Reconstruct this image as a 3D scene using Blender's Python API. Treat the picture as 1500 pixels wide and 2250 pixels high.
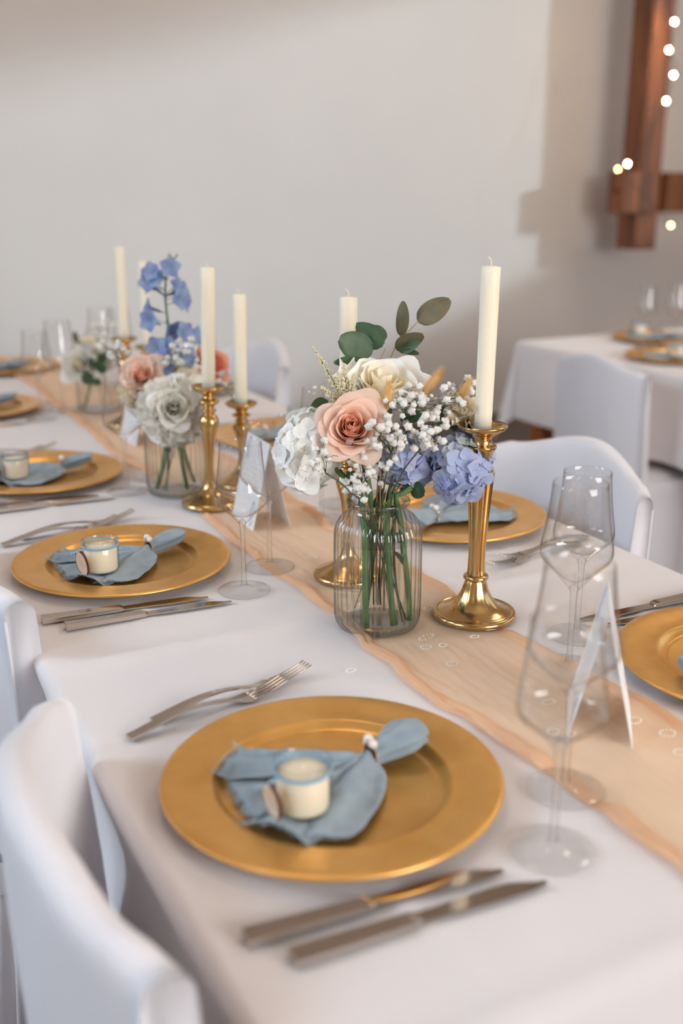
import bpy, math, random
from mathutils import Vector, Matrix, Euler, noise as mnoise

for _o in list(bpy.data.objects):
    bpy.data.objects.remove(_o)
SC = bpy.context.scene
COL = SC.collection
RND = random.Random(7)
PI = math.pi

# ------------------------------------------------------------------ camera
F_PX, PITCH, YAW, CAMZ = 2340.0, math.radians(17.03), math.radians(27.36), 1.3124
FW = Vector((math.sin(YAW) * math.cos(PITCH), math.cos(YAW) * math.cos(PITCH), -math.sin(PITCH)))
RT = Vector((math.cos(YAW), -math.sin(YAW), 0))
UP = RT.cross(FW)
CAM = Vector((0, 0, CAMZ))
cam_data = bpy.data.cameras.new('camera')
cam = bpy.data.objects.new('camera', cam_data)
COL.objects.link(cam)
cam.matrix_world = Matrix(((RT.x, UP.x, -FW.x, CAM.x), (RT.y, UP.y, -FW.y, CAM.y), (RT.z, UP.z, -FW.z, CAM.z), (0, 0, 0, 1)))
cam_data.sensor_fit = 'HORIZONTAL'
cam_data.sensor_width = 24.0
cam_data.lens = 24.0 * F_PX / 1500.0
cam_data.clip_start = 0.02
cam_data.dof.use_dof = True
cam_data.dof.focus_distance = 1.42
cam_data.dof.aperture_fstop = 2.3
SC.camera = cam


def at_depth(x, y, z):
    return CAM + (FW * F_PX + RT * (x - 750) - UP * (y - 1125)) * (z / F_PX)


def on_plane(x, y, h=0.75):
    d = FW * F_PX + RT * (x - 750) - UP * (y - 1125)
    return CAM + d * ((h - CAMZ) / d.z)


# ------------------------------------------------------------------ world, sun, window light, exposure
SC.view_settings.view_transform = 'Standard'
SC.view_settings.look = 'None'
SC.view_settings.gamma = 1.0
SC.view_settings.use_curve_mapping = False
SC.view_settings.exposure = 0.48
SC.cycles.max_bounces = 8
SC.cycles.diffuse_bounces = 6
SC.cycles.glossy_bounces = 3
SC.cycles.transmission_bounces = 6
SC.cycles.transparent_max_bounces = 24
SC.cycles.use_adaptive_sampling = True
SC.cycles.adaptive_threshold = 0.09
SC.cycles.adaptive_min_samples = 12
SC.cycles.caustics_reflective = False
SC.cycles.caustics_refractive = False
world = bpy.data.worlds.new('sky')
SC.world = world
world.use_nodes = True
wb = world.node_tree.nodes['Background']
wb.inputs[0].default_value = (0.75, 0.85, 1.0, 1)
wb.inputs[1].default_value = 1.0


def add_light(name, kind, loc, direction, energy, color, **kw):
    d = bpy.data.lights.new(name, kind)
    d.energy = energy
    d.color = color
    for k, v in kw.items():
        setattr(d, k, v)
    o = bpy.data.objects.new(name, d)
    COL.objects.link(o)
    o.location = loc
    o.rotation_euler = Vector(direction).to_track_quat('-Z', 'Y').to_euler()
    return o


SUN_DIR = Vector((-0.72, 1.0, -0.27))
add_light('daylight_sun', 'SUN', (9, -3, 5), SUN_DIR, 0.80, (0.68, 0.88, 1.0), angle=math.radians(2.6))
# daylight entering by the tall windows of the left wall and the rear wall
for k, y in enumerate((0.2, 2.4, 4.1)):
    add_light('window_daylight', 'AREA', (-2.72, y, 2.25), (1, -0.35, -0.38), (20, 44, 3)[k], (0.62, 0.81, 1.0), shape='RECTANGLE', size=1.2, size_y=1.75, spread=math.radians(135))
add_light('window_daylight', 'AREA', (1.5, -2.72, 1.75), (-0.1, 1, -0.06), 112, (1.0, 0.975, 0.965), shape='RECTANGLE', size=2.4, size_y=1.6)

# warm overhead fill, added to raise the ambient on wall and table
for x, y, e in ((3.9, 2.6, 19), (0.6, 2.2, 8)):
    add_light('warm_fill', 'AREA', (x, y, 4.2), (0, 0, -1), e, (1.0, 0.83, 0.66), shape='DISK', size=0.9)

# ------------------------------------------------------------------ helpers
def lin(c):
    return tuple(((x / 255) / 12.92 if x / 255 <= 0.04045 else ((x / 255 + 0.055) / 1.055) ** 2.4) for x in c)


MATS = {}


def pmat(name, rgb, rough=0.6, metal=0.0, bump=None, vary=None, trans=0.0, sub=0.0, spec=0.5, sheen=0.0, emit=None, alpha=1.0):
    """procedural principled material; rgb in sRGB 0-255. bump=(scale,strength,distance) vary=(scale,rgb2,lo,hi)"""
    m = bpy.data.materials.new(name)
    m.use_nodes = True
    nt = m.node_tree
    b = nt.nodes['Principled BSDF']
    out = nt.nodes['Material Output']
    c = lin(rgb)
    b.inputs['Base Color'].default_value = (*c, 1)
    b.inputs['Roughness'].default_value = rough
    b.inputs['Metallic'].default_value = metal
    b.inputs['Specular IOR Level'].default_value = spec
    if sheen:
        b.inputs['Sheen Weight'].default_value = sheen
    if sub:
        b.inputs['Subsurface Weight'].default_value = sub
        b.inputs['Subsurface Radius'].default_value = (0.012, 0.008, 0.004)
    tc = nt.nodes.new('ShaderNodeTexCoord')
    colsock = None
    if vary:
        n = nt.nodes.new('ShaderNodeTexNoise')
        n.inputs['Scale'].default_value = vary[0]
        n.inputs['Detail'].default_value = 5
        nt.links.new(tc.outputs['Object'], n.inputs['Vector'])
        r = nt.nodes.new('ShaderNodeValToRGB')
        r.color_ramp.elements[0].position = vary[2]
        r.color_ramp.elements[1].position = vary[3]
        r.color_ramp.elements[0].color = (*c, 1)
        r.color_ramp.elements[1].color = (*lin(vary[1]), 1)
        nt.links.new(n.outputs['Fac'], r.inputs['Fac'])
        colsock = r.outputs['Color']
        nt.links.new(colsock, b.inputs['Base Color'])
    if bump:
        n = nt.nodes.new('ShaderNodeTexNoise')
        n.inputs['Scale'].default_value = bump[0]
        n.inputs['Detail'].default_value = 6
        nt.links.new(tc.outputs['Object'], n.inputs['Vector'])
        bn = nt.nodes.new('ShaderNodeBump')
        bn.inputs['Strength'].default_value = bump[1]
        bn.inputs['Distance'].default_value = bump[2]
        nt.links.new(n.outputs['Fac'], bn.inputs['Height'])
        nt.links.new(bn.outputs['Normal'], b.inputs['Normal'])
    if emit:
        b.inputs['Emission Color'].default_value = (*lin(emit[0]), 1)
        b.inputs['Emission Strength'].default_value = emit[1]
    last = b.outputs[0]
    if trans:
        t = nt.nodes.new('ShaderNodeBsdfTranslucent')
        t.inputs[0].default_value = (*c, 1)
        if colsock:
            nt.links.new(colsock, t.inputs[0])
        mx = nt.nodes.new('ShaderNodeMixShader')
        mx.inputs[0].default_value = trans
        nt.links.new(last, mx.inputs[1])
        nt.links.new(t.outputs[0], mx.inputs[2])
        last = mx.outputs[0]
    if alpha < 1:
        t = nt.nodes.new('ShaderNodeBsdfTransparent')
        mx = nt.nodes.new('ShaderNodeMixShader')
        mx.inputs[0].default_value = alpha
        nt.links.new(t.outputs[0], mx.inputs[1])
        nt.links.new(last, mx.inputs[2])
        last = mx.outputs[0]
    nt.links.new(last, out.inputs[0])
    MATS[name] = m
    return m


def thin_glass(name, face, edge, ior=1.45, refr=0.0, refr_ior=1.2, blend=0.35):
    """clear glass wall: see-through body, darker where seen edge-on, mirror reflection by Fresnel"""
    m = bpy.data.materials.new(name)
    m.use_nodes = True
    nt = m.node_tree
    nt.nodes.remove(nt.nodes['Principled BSDF'])
    out = nt.nodes['Material Output']
    lw = nt.nodes.new('ShaderNodeLayerWeight')
    lw.inputs[0].default_value = 0.5
    ep = nt.nodes.new('ShaderNodeMath')
    ep.operation = 'POWER'
    ep.inputs[1].default_value = blend
    nt.links.new(lw.outputs['Facing'], ep.inputs[0])
    mixc = nt.nodes.new('ShaderNodeMixRGB')
    mixc.inputs[1].default_value = (*face, 1)
    mixc.inputs[2].default_value = (*edge, 1)
    nt.links.new(ep.outputs[0], mixc.inputs[0])
    tr = nt.nodes.new('ShaderNodeBsdfTransparent')
    nt.links.new(mixc.outputs[0], tr.inputs[0])
    body = tr.outputs[0]
    if refr:
        rf = nt.nodes.new('ShaderNodeBsdfRefraction')
        rf.inputs['Roughness'].default_value = 0.0
        rf.inputs['IOR'].default_value = refr_ior
        nt.links.new(mixc.outputs[0], rf.inputs[0])
        mx = nt.nodes.new('ShaderNodeMixShader')
        mx.inputs[0].default_value = refr
        nt.links.new(body, mx.inputs[1])
        nt.links.new(rf.outputs[0], mx.inputs[2])
        body = mx.outputs[0]
    gl = nt.nodes.new('ShaderNodeBsdfGlossy')
    gl.inputs['Roughness'].default_value = 0.02
    # Schlick reflection, the same from both sides of the wall
    l2 = nt.nodes.new('ShaderNodeLayerWeight')
    l2.inputs[0].default_value = 0.5
    pw = nt.nodes.new('ShaderNodeMath')
    pw.operation = 'POWER'
    nt.links.new(l2.outputs['Facing'], pw.inputs[0])
    pw.inputs[1].default_value = 5.0
    fr = nt.nodes.new('ShaderNodeMath')
    fr.operation = 'MULTIPLY_ADD'
    f0 = ((ior - 1) / (ior + 1)) ** 2
    nt.links.new(pw.outputs[0], fr.inputs[0])
    fr.inputs[1].default_value = 0.85 - f0
    fr.inputs[2].default_value = f0
    mx = nt.nodes.new('ShaderNodeMixShader')
    nt.links.new(fr.outputs[0], mx.inputs[0])
    nt.links.new(body, mx.inputs[1])
    nt.links.new(gl.outputs[0], mx.inputs[2])
    nt.links.new(mx.outputs[0], out.inputs[0])
    MATS[name] = m
    return m


def wood(name, c1, c2, scale=6.0):
    m = pmat(name, c1, 0.6)
    nt = m.node_tree
    b = nt.nodes['Principled BSDF']
    tc = nt.nodes.new('ShaderNodeTexCoord')
    mp = nt.nodes.new('ShaderNodeMapping')
    mp.inputs['Scale'].default_value = (scale, scale, scale * 0.12)
    n = nt.nodes.new('ShaderNodeTexNoise')
    n.inputs['Scale'].default_value = 3.0
    n.inputs['Detail'].default_value = 6
    n.inputs['Distortion'].default_value = 1.2
    r = nt.nodes.new('ShaderNodeValToRGB')
    r.color_ramp.elements[0].color = (*lin(c1), 1)
    r.color_ramp.elements[1].color = (*lin(c2), 1)
    r.color_ramp.elements[0].position = 0.35
    r.color_ramp.elements[1].position = 0.68
    nt.links.new(tc.outputs['Object'], mp.inputs[0])
    nt.links.new(mp.outputs[0], n.inputs['Vector'])
    nt.links.new(n.outputs['Fac'], r.inputs[0])
    nt.links.new(r.outputs[0], b.inputs['Base Color'])
    bn = nt.nodes.new('ShaderNodeBump')
    bn.inputs['Strength'].default_value = 0.3
    bn.inputs['Distance'].default_value = 0.003
    nt.links.new(n.outputs['Fac'], bn.inputs['Height'])
    nt.links.new(bn.outputs[0], b.inputs['Normal'])
    return m


class MB:
    def __init__(self):
        self.v, self.f = [], []

    def add(self, v, f, M=None):
        o = len(self.v)
        self.v += [tuple(M @ Vector(p)) for p in v] if M is not None else [tuple(p) for p in v]
        self.f += [tuple(i + o for i in q) for q in f]
        return self

    def grid(self, fn, nu, nv, wrap=False, M=None):
        v, f = [], []
        mu = nu if wrap else nu + 1
        for j in range(nv + 1):
            for i in range(mu):
                v.append(fn(i / nu, j / nv))
        for j in range(nv):
            for i in range(nu):
                a, b = j * mu + i, j * mu + (i + 1) % mu
                f.append((a, b, b + mu, a + mu))
        return self.add(v, f, M)

    def lathe(self, prof, seg=32, M=None, mod=None, cap0=False, cap1=False):
        n = len(prof)

        def fn(u, w):
            r, z = prof[min(n - 1, int(round(w * (n - 1))))]
            a = u * 2 * PI
            k = mod(a, z) if mod else 1.0
            return (r * k * math.cos(a), r * k * math.sin(a), z)
        o = len(self.v)
        self.grid(fn, seg, n - 1, True, M)
        if cap0:
            self.f.append(tuple(o + i for i in reversed(range(seg))))
        if cap1:
            self.f.append(tuple(o + (n - 1) * seg + i for i in range(seg)))
        return self

    def tube(self, pts, rad, seg=6, caps=True, M=None):
        pts = [Vector(p) for p in pts]
        n = len(pts)
        if not isinstance(rad, (list, tuple)):
            rad = [rad] * n
        v, f = [], []
        t0 = (pts[1] - pts[0]).normalized()
        ref = Vector((0, 0, 1)) if abs(t0.z) < 0.9 else Vector((1, 0, 0))
        nrm = t0.cross(ref).normalized()
        for i in range(n):
            t = (pts[min(i + 1, n - 1)] - pts[max(i - 1, 0)]).normalized()
            nrm = (nrm - t * nrm.dot(t))
            nrm = nrm.normalized() if nrm.length > 1e-6 else t.orthogonal().normalized()
            bi = t.cross(nrm)
            for k in range(seg):
                a = 2 * PI * k / seg
                v.append(pts[i] + (nrm * math.cos(a) + bi * math.sin(a)) * rad[i])
        for i in range(n - 1):
            for k in range(seg):
                a, b = i * seg + k, i * seg + (k + 1) % seg
                f.append((a, b, b + seg, a + seg))
        if caps:
            f.append(tuple(reversed(range(seg))))
            f.append(tuple((n - 1) * seg + k for k in range(seg)))
        return self.add(v, f, M)

    def box(self, x0, x1, y0, y1, z0, z1, b=0.0, M=None):
        if b <= 0:
            v = [(x, y, z) for z in (z0, z1) for y in (y0, y1) for x in (x0, x1)]
            f = [(0, 2, 3, 1), (4, 5, 7, 6), (0, 1, 5, 4), (1, 3, 7, 5), (3, 2, 6, 7), (2, 0, 4, 6)]
            return self.add(v, f, M)
        v, idx = [], {}
        xs, ys, zs = (x0, x1), (y0, y1), (z0, z1)
        for i in (0, 1):
            for j in (0, 1):
                for k in (0, 1):
                    sx, sy, sz = (1, -1)[i], (1, -1)[j], (1, -1)[k]
                    idx[i, j, k, 'x'] = len(v); v.append((xs[i], ys[j] + sy * b, zs[k] + sz * b))
                    idx[i, j, k, 'y'] = len(v); v.append((xs[i] + sx * b, ys[j], zs[k] + sz * b))
                    idx[i, j, k, 'z'] = len(v); v.append((xs[i] + sx * b, ys[j] + sy * b, zs[k]))
        f = []
        I = idx
        for a in (0, 1):
            q = [I[a, 0, 0, 'x'], I[a, 1, 0, 'x'], I[a, 1, 1, 'x'], I[a, 0, 1, 'x']]
            f.append(tuple(q if a else q[::-1]))
            q = [I[0, a, 0, 'y'], I[0, a, 1, 'y'], I[1, a, 1, 'y'], I[1, a, 0, 'y']]
            f.append(tuple(q if a else q[::-1]))
            q = [I[0, 0, a, 'z'], I[1, 0, a, 'z'], I[1, 1, a, 'z'], I[0, 1, a, 'z']]
            f.append(tuple(q if a else q[::-1]))
        for i in (0, 1):
            for j in (0, 1):
                q = [I[i, j, 0, 'x'], I[i, j, 0, 'y'], I[i, j, 1, 'y'], I[i, j, 1, 'x']]
                f.append(tuple(q if (i ^ j) else q[::-1]))
                q = [I[i, 0, j, 'x'], I[i, 0, j, 'z'], I[i, 1, j, 'z'], I[i, 1, j, 'x']]
                f.append(tuple(q[::-1] if (i ^ j) else q))
                q = [I[0, i, j, 'y'], I[0, i, j, 'z'], I[1, i, j, 'z'], I[1, i, j, 'y']]
                f.append(tuple(q if (i ^ j) else q[::-1]))
        for i in (0, 1):
            for j in (0, 1):
                for k in (0, 1):
                    q = [I[i, j, k, 'x'], I[i, j, k, 'y'], I[i, j, k, 'z']]
                    f.append(tuple(q if (i + j + k) % 2 else q[::-1]))
        return self.add(v, f, M)

    def ball(self, c, r, seg=10, rings=6, sq=(1, 1, 1)):
        prof = [(max(1e-5, r * math.sin(PI * k / rings)), -r * math.cos(PI * k / rings)) for k in range(rings + 1)]
        return self.lathe(prof, seg, Matrix.Translation(c) @ Matrix.Diagonal((*sq, 1)))

    def mesh(self, name):
        me = bpy.data.meshes.new(name)
        me.from_pydata(self.v, [], self.f)
        me.validate(clean_customdata=False)
        return me

    def obj(self, name, mat, parent=None, smooth=True, loc=None, bev=None):
        return mk(name, self.mesh(name), mat, parent, smooth, loc)


def mk(name, me, mat, parent=None, smooth=True, loc=None):
    if mat is not None and not me.materials:
        me.materials.append(MATS[mat] if isinstance(mat, str) else mat)
    if smooth and len(me.polygons) and not me.polygons[0].use_smooth:
        me.polygons.foreach_set('use_smooth', [True] * len(me.polygons))
    o = bpy.data.objects.new(name, me)
    COL.objects.link(o)
    if parent is not None:
        o.parent = parent
    if loc is not None:
        o.location = loc
    return o


def sharp(o, deg=35):
    """keep hard edges hard on a smooth mesh"""
    me = o.data
    me.set_sharp_from_angle(angle=math.radians(deg))
    return o


def tag(o, label, cat, group=None):
    o['label'] = label
    o['category'] = cat
    if group:
        o['group'] = group
    return o


def thing(name, label, cat, loc=(0, 0, 0), rotz=0.0, group=None):
    o = bpy.data.objects.new(name, None)
    o.empty_display_size = 0.05
    COL.objects.link(o)
    o.location = loc
    o.rotation_euler = (0, 0, rotz)
    return tag(o, label, cat, group)


def struct(o, label=None):
    o['kind'] = 'structure'
    if label:
        o['label'] = label
    return o


def copy_tree(src, parent=None):
    c = src.copy()
    COL.objects.link(c)
    if parent is not None:
        c.parent = parent
        c.matrix_parent_inverse = src.matrix_parent_inverse.copy()
    for ch in list(src.children):
        copy_tree(ch, c)
    return c


USED = {}


def place(proto, key, loc, rotz, label, extra=None):
    """first use moves the prototype, later uses copy it with its parts"""
    if key not in USED:
        USED[key] = True
        o = proto
    else:
        o = copy_tree(proto)
    o.location = loc
    o.rotation_euler = (extra[0] if extra else 0, extra[1] if extra else 0, rotz)
    o['label'] = label
    return o


def fbm(x, y, z=0.0, o=4):
    return mnoise.fractal(Vector((x, y, z)), 1.0, 2.0, o)


def smooth01(t):
    t = max(0.0, min(1.0, t))
    return t * t * (3 - 2 * t)


# ------------------------------------------------------------------ materials
pmat('plaster', (226, 221, 217), 0.9, bump=(60, 0.06, 0.004), vary=(0.9, (219, 214, 210), 0.35, 0.7))
pmat('plaster_side', (226, 212, 196), 0.9, bump=(60, 0.06, 0.004))
pmat('floor', (96, 78, 72), 0.55, vary=(5, (78, 62, 58), 0.4, 0.65))
wood('old_timber', (92, 52, 30), (146, 88, 50), 5)
wood('table_wood', (150, 82, 36), (178, 104, 48), 8)
pmat('linen', (236, 231, 231), 0.85, bump=(900, 0.05, 0.0006), sheen=0.15, spec=0.2)
pmat('chair_cloth', (232, 231, 236), 0.8, bump=(700, 0.05, 0.0006), sheen=0.2, spec=0.25)
pmat('chiffon', (255, 228, 196), 0.9, trans=0.3, alpha=0.78, spec=0.1)
pmat('chiffon_trim', (252, 214, 176), 0.9, trans=0.3, alpha=0.85, spec=0.1)
pmat('bead', (240, 236, 228), 0.25)
pmat('pearl', (245, 232, 224), 0.18, spec=0.7)
pmat('copper_wire', (196, 132, 100), 0.35, 0.8)
pmat('gold_plate', (246, 192, 112), 0.33, 0.75, bump=(340, 0.10, 0.0008), vary=(26, (234, 176, 94), 0.38, 0.72))
pmat('gold_plate_rim', (196, 124, 40), 0.4, 0.85, bump=(340, 0.12, 0.001))
pmat('brass', (214, 180, 124), 0.18, 1.0, bump=(30, 0.02, 0.002), vary=(20, (200, 162, 104), 0.42, 0.7))
pmat('steel', (205, 196, 188), 0.14, 1.0)
pmat('steel_blade', (196, 188, 180), 0.08, 1.0)
pmat('wax', (244, 236, 215), 0.45, sub=0.35, vary=(14, (247, 236, 210), 0.4, 0.7))
pmat('jar_wax', (248, 232, 204), 0.5, sub=0.3)
pmat('wick', (238, 230, 215), 0.8)
pmat('napkin', (156, 172, 182), 0.95, bump=(1200, 0.25, 0.0008), vary=(60, (142, 160, 171), 0.35, 0.7), sheen=0.3, spec=0.1)
pmat('fringe', (178, 192, 200), 0.95, spec=0.1)
pmat('string', (150, 186, 206), 0.8)
pmat('tag_wood', (238, 214, 186), 0.7, vary=(40, (214, 176, 140), 0.4, 0.7))
pmat('bark', (92, 44, 28), 0.9, bump=(300, 0.4, 0.001))
pmat('card', (240, 238, 238), 0.8)
pmat('print_blue', (158, 176, 214), 0.8)
pmat('print_grey', (214, 210, 212), 0.8)
pmat('rose_pink', (255, 226, 208), 0.7, trans=0.4, vary=(30, (255, 234, 220), 0.4, 0.65), spec=0.2)
pmat('rose_pink_core', (255, 216, 194), 0.7, trans=0.5, spec=0.2)
pmat('rose_coral', (244, 172, 146), 0.7, trans=0.3, spec=0.2)
pmat('petal_white', (255, 254, 250), 0.7, trans=0.18, spec=0.2, vary=(40, (252, 248, 234), 0.4, 0.7))
pmat('petal_cream', (254, 246, 226), 0.7, trans=0.35, spec=0.2)
pmat('hydrangea_white', (255, 255, 253), 0.7, trans=0.2, spec=0.2, vary=(30, (244, 247, 236), 0.45, 0.75))
pmat('hydrangea_blue', (188, 204, 236), 0.7, trans=0.3, spec=0.2, vary=(38, (206, 208, 236), 0.4, 0.66))
pmat('hydrangea_pale', (210, 216, 232), 0.7, trans=0.3, spec=0.2, vary=(45, (214, 222, 214), 0.4, 0.66))
pmat('delphinium', (162, 186, 218), 0.7, trans=0.3, spec=0.2, vary=(60, (140, 150, 204), 0.4, 0.66))
pmat('breath', (255, 254, 249), 0.8, trans=0.25, spec=0.1, bump=(700, 0.5, 0.001))
pmat('stem_green', (74, 112, 60), 0.5, vary=(30, (96, 132, 74), 0.4, 0.7))
pmat('stem_dark', (74, 84, 58), 0.6)
pmat('leaf_green', (70, 98, 68), 0.5, trans=0.15, vary=(60, (84, 112, 82), 0.4, 0.7))
pmat('leaf_olive', (96, 98, 72), 0.55, trans=0.2, vary=(60, (120, 104, 74), 0.4, 0.7))
pmat('twig', (170, 128, 84), 0.7)
pmat('bunny_tail', (228, 190, 134), 0.95, spec=0.1)
pmat('astilbe', (238, 230, 194), 0.9, trans=0.2, spec=0.1)
pmat('wire', (60, 50, 40), 0.5)
pmat('bulb', (255, 236, 200), 0.4, emit=((255, 214, 150), 260.0))
pmat('bulb_faint', (255, 226, 180), 0.4, emit=((255, 206, 130), 26.0))
thin_glass('glass', (0.993, 0.993, 0.992), (0.55, 0.53, 0.50), 1.55, blend=7.0)
thin_glass('glass_solid', (0.99, 0.99, 0.988), (0.55, 0.53, 0.50), 1.5, refr=0.25, refr_ior=1.2, blend=3.5)
thin_glass('vase_glass', (0.985, 0.99, 0.987), (0.38, 0.42, 0.40), 1.65, refr=0.22, refr_ior=1.22, blend=2.4)
thin_glass('jar_glass', (0.985, 0.99, 0.99), (0.50, 0.58, 0.62), 1.5, blend=3.0)
thin_glass('water', (0.99, 0.995, 0.99), (0.85, 0.88, 0.86), 1.33, blend=3.0)

# ------------------------------------------------------------------ the room
WY, WX, LX, FY, CZ = 5.2, 6.2, -2.8, -2.8, 4.3


def wall_mesh(name, axis, pos, a0, a1, z0, z1, hole=None, mat='plaster', thick=0.2, out=1):
    """axis-aligned wall slab; hole = list of (a,z) quad a0,a1 with sloped top: (ha0,ha1,hz0,top_at_ha0,top_at_ha1)"""
    mb = MB()

    def P(a, z, d):
        return (pos + out * d, a, z) if axis == 'x' else (a, pos + out * d, z)
    quads = []
    if hole:
        h0, h1, hz, t0, t1 = hole
        quads = [[(a0, z0), (h0, z0), (h0, z1), (a0, z1)], [(h1, z0), (a1, z0), (a1, z1), (h1, z1)],
                 [(h0, z0), (h1, z0), (h1, hz), (h0, hz)], [(h0, t0), (h1, t1), (h1, z1), (h0, z1)]]
    else:
        quads = [[(a0, z0), (a1, z0), (a1, z1), (a0, z1)]]
    for q in quads:
        v = [P(a, z, 0) for a, z in q] + [P(a, z, thick) for a, z in q]
        mb.add(v, [(0, 1, 2, 3), (7, 6, 5, 4), (0, 4, 5, 1), (1, 5, 6, 2), (2, 6, 7, 3), (3, 7, 4, 0)])
    return mb.obj(name, mat, smooth=False)


struct(MB().box(LX - .2, WX + .2, FY - .2, WY + .2, -0.1, 0.0).obj('floor', 'floor', smooth=False), 'dark brown floor of the hall')
struct(MB().box(LX - .2, WX + .2, FY - .2, WY + .2, CZ, CZ + .1).obj('ceiling', 'plaster_side', smooth=False), 'pale ceiling of the hall')
struct(wall_mesh('wall_back', 'y', WY, LX - .2, WX + .2, 0, CZ), 'plain off-white plastered wall behind the tables')
struct(wall_mesh('wall_right', 'x', WX, FY, WY, 0, CZ, hole=(-2.75, 2.35, 1.65, 3.85, 3.35), mat='plaster_side'), 'right wall with a wide window opening')
struct(wall_mesh('wall_left', 'x', LX, FY, WY, 0, CZ, mat='plaster_side', out=-1), 'left wall of the hall')
struct(wall_mesh('wall_front', 'y', FY, LX - .2, WX + .2, 0, CZ, mat='plaster_side', out=-1), 'wall behind the viewer')

# timber post with its crossing beams, standing clear of the back wall
post = thing('timber_post', 'dark brown timber post with crossing beam stubs before the back wall', 'timber post', (4.395, 4.82, 0.965))
# local coordinates relative to the foot of the post
o = MB().box(-0.078, 0.078, -0.08, 0.08, 0.0, CZ - 0.965 - 0.002, 0.006).obj('post', 'old_timber', post, smooth=False)
o = MB().box(-0.208, 0.030, -0.105, 0.032, 0.20, 0.425, 0.006).obj('beam_stub', 'old_timber', post, smooth=False)
MB().box(0.10, 0.62, -0.12, 0.06, 0.205, 0.42, 0.006).obj('cross_beam', 'old_timber', post, smooth=False)
MB().lathe([(0.0, -0.004), (0.018, -0.004), (0.018, 0.002), (0.010, 0.006), (0.0, 0.006)], 14, Matrix.Translation((-0.208, -0.04, 0.32)) @ Matrix.Rotation(-PI / 2, 4, 'Y')).obj('peg', 'bark', post)

# string of fairy lights wound round the post
lights = thing('fairy_lights', 'string of warm glowing fairy lights wound round the timber post', 'fairy lights', (4.395, 4.82, 0.965))
bulbs = [(1480, 48, 0), (1468, 110, 0), (1478, 165, 0), (1462, 222, 0), (1377, 360, 0), (1356, 372, 1), (1472, 495, 1)]
bp_ = [at_depth(x, y, 5.62) - Vector((4.395, 4.82, 0.965)) for x, y, _ in bulbs]
path = [bp_[0] + Vector((0.05, 0, 0.5))]
for i, p in enumerate(bp_):
    if i:
        mid = (bp_[i - 1] + p) / 2
        path.append(mid + Vector((0.02 * (-1) ** i, -0.02, -0.015)))
    path.append(p)
MB().tube(path, 0.0022, 5).obj('cable', 'wire', lights)
for p, (_, _, d) in zip(bp_, bulbs):
    MB().ball(p + Vector((0, -0.004, 0)), 0.0062, 8, 6, (1, 1, 1.25)).obj('bulb', 'bulb_faint' if d else 'bulb', lights)

# ------------------------------------------------------------------ tables and cloths
TX0, TX1, TY0, TY1, TZ = 0.232, 1.15, -0.25, 3.74, 0.75


def make_table(name, label, x0, x1, y0, y1, group):
    t = thing(name, label, 'table', ((x0 + x1) / 2, (y0 + y1) / 2, 0), 0, group)
    hx, hy = (x1 - x0) / 2, (y1 - y0) / 2
    MB().box(-hx + .006, hx - .006, -hy + .006, hy - .006, TZ - .034, TZ - .004, .004).obj('tabletop', 'table_wood', t, smooth=False)
    for sx in (-1, 1):
        for sy in (-1, 1):
            cx, cy = sx * (hx - .075), sy * (hy - .075)
            MB().box(cx - .04, cx + .04, cy - .04, cy + .04, 0, TZ - .035, .004).obj('leg', 'table_wood', t, smooth=False)
    MB().box(-hx + .09, hx - .09, -hy + .06, -hy + .085, TZ - .12, TZ - .036).add(*_bx(-hx + .09, hx - .09, hy - .085, hy - .06, TZ - .12, TZ - .036)).add(*_bx(-hx + .06, -hx + .085, -hy + .09, hy - .09, TZ - .12, TZ - .036)).add(*_bx(hx - .085, hx - .06, -hy + .09, hy - .09, TZ - .12, TZ - .036)).obj('apron', 'table_wood', t, smooth=False)
    return t


def _bx(*a):
    m = MB().box(*a)
    return m.v, m.f


make_table('dining_table', 'long wooden dining table under the white cloth in the foreground', TX0, TX1, TY0, TY1, 'dining tables')
T2X0, T2X1, T2Y0, T2Y1 = 2.47, 3.39, 0.9, 3.29
make_table('dining_table', 'wooden table in the right background, brown leg showing below its cloth', T2X0, T2X1, T2Y0, T2Y1, 'dining tables')


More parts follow.
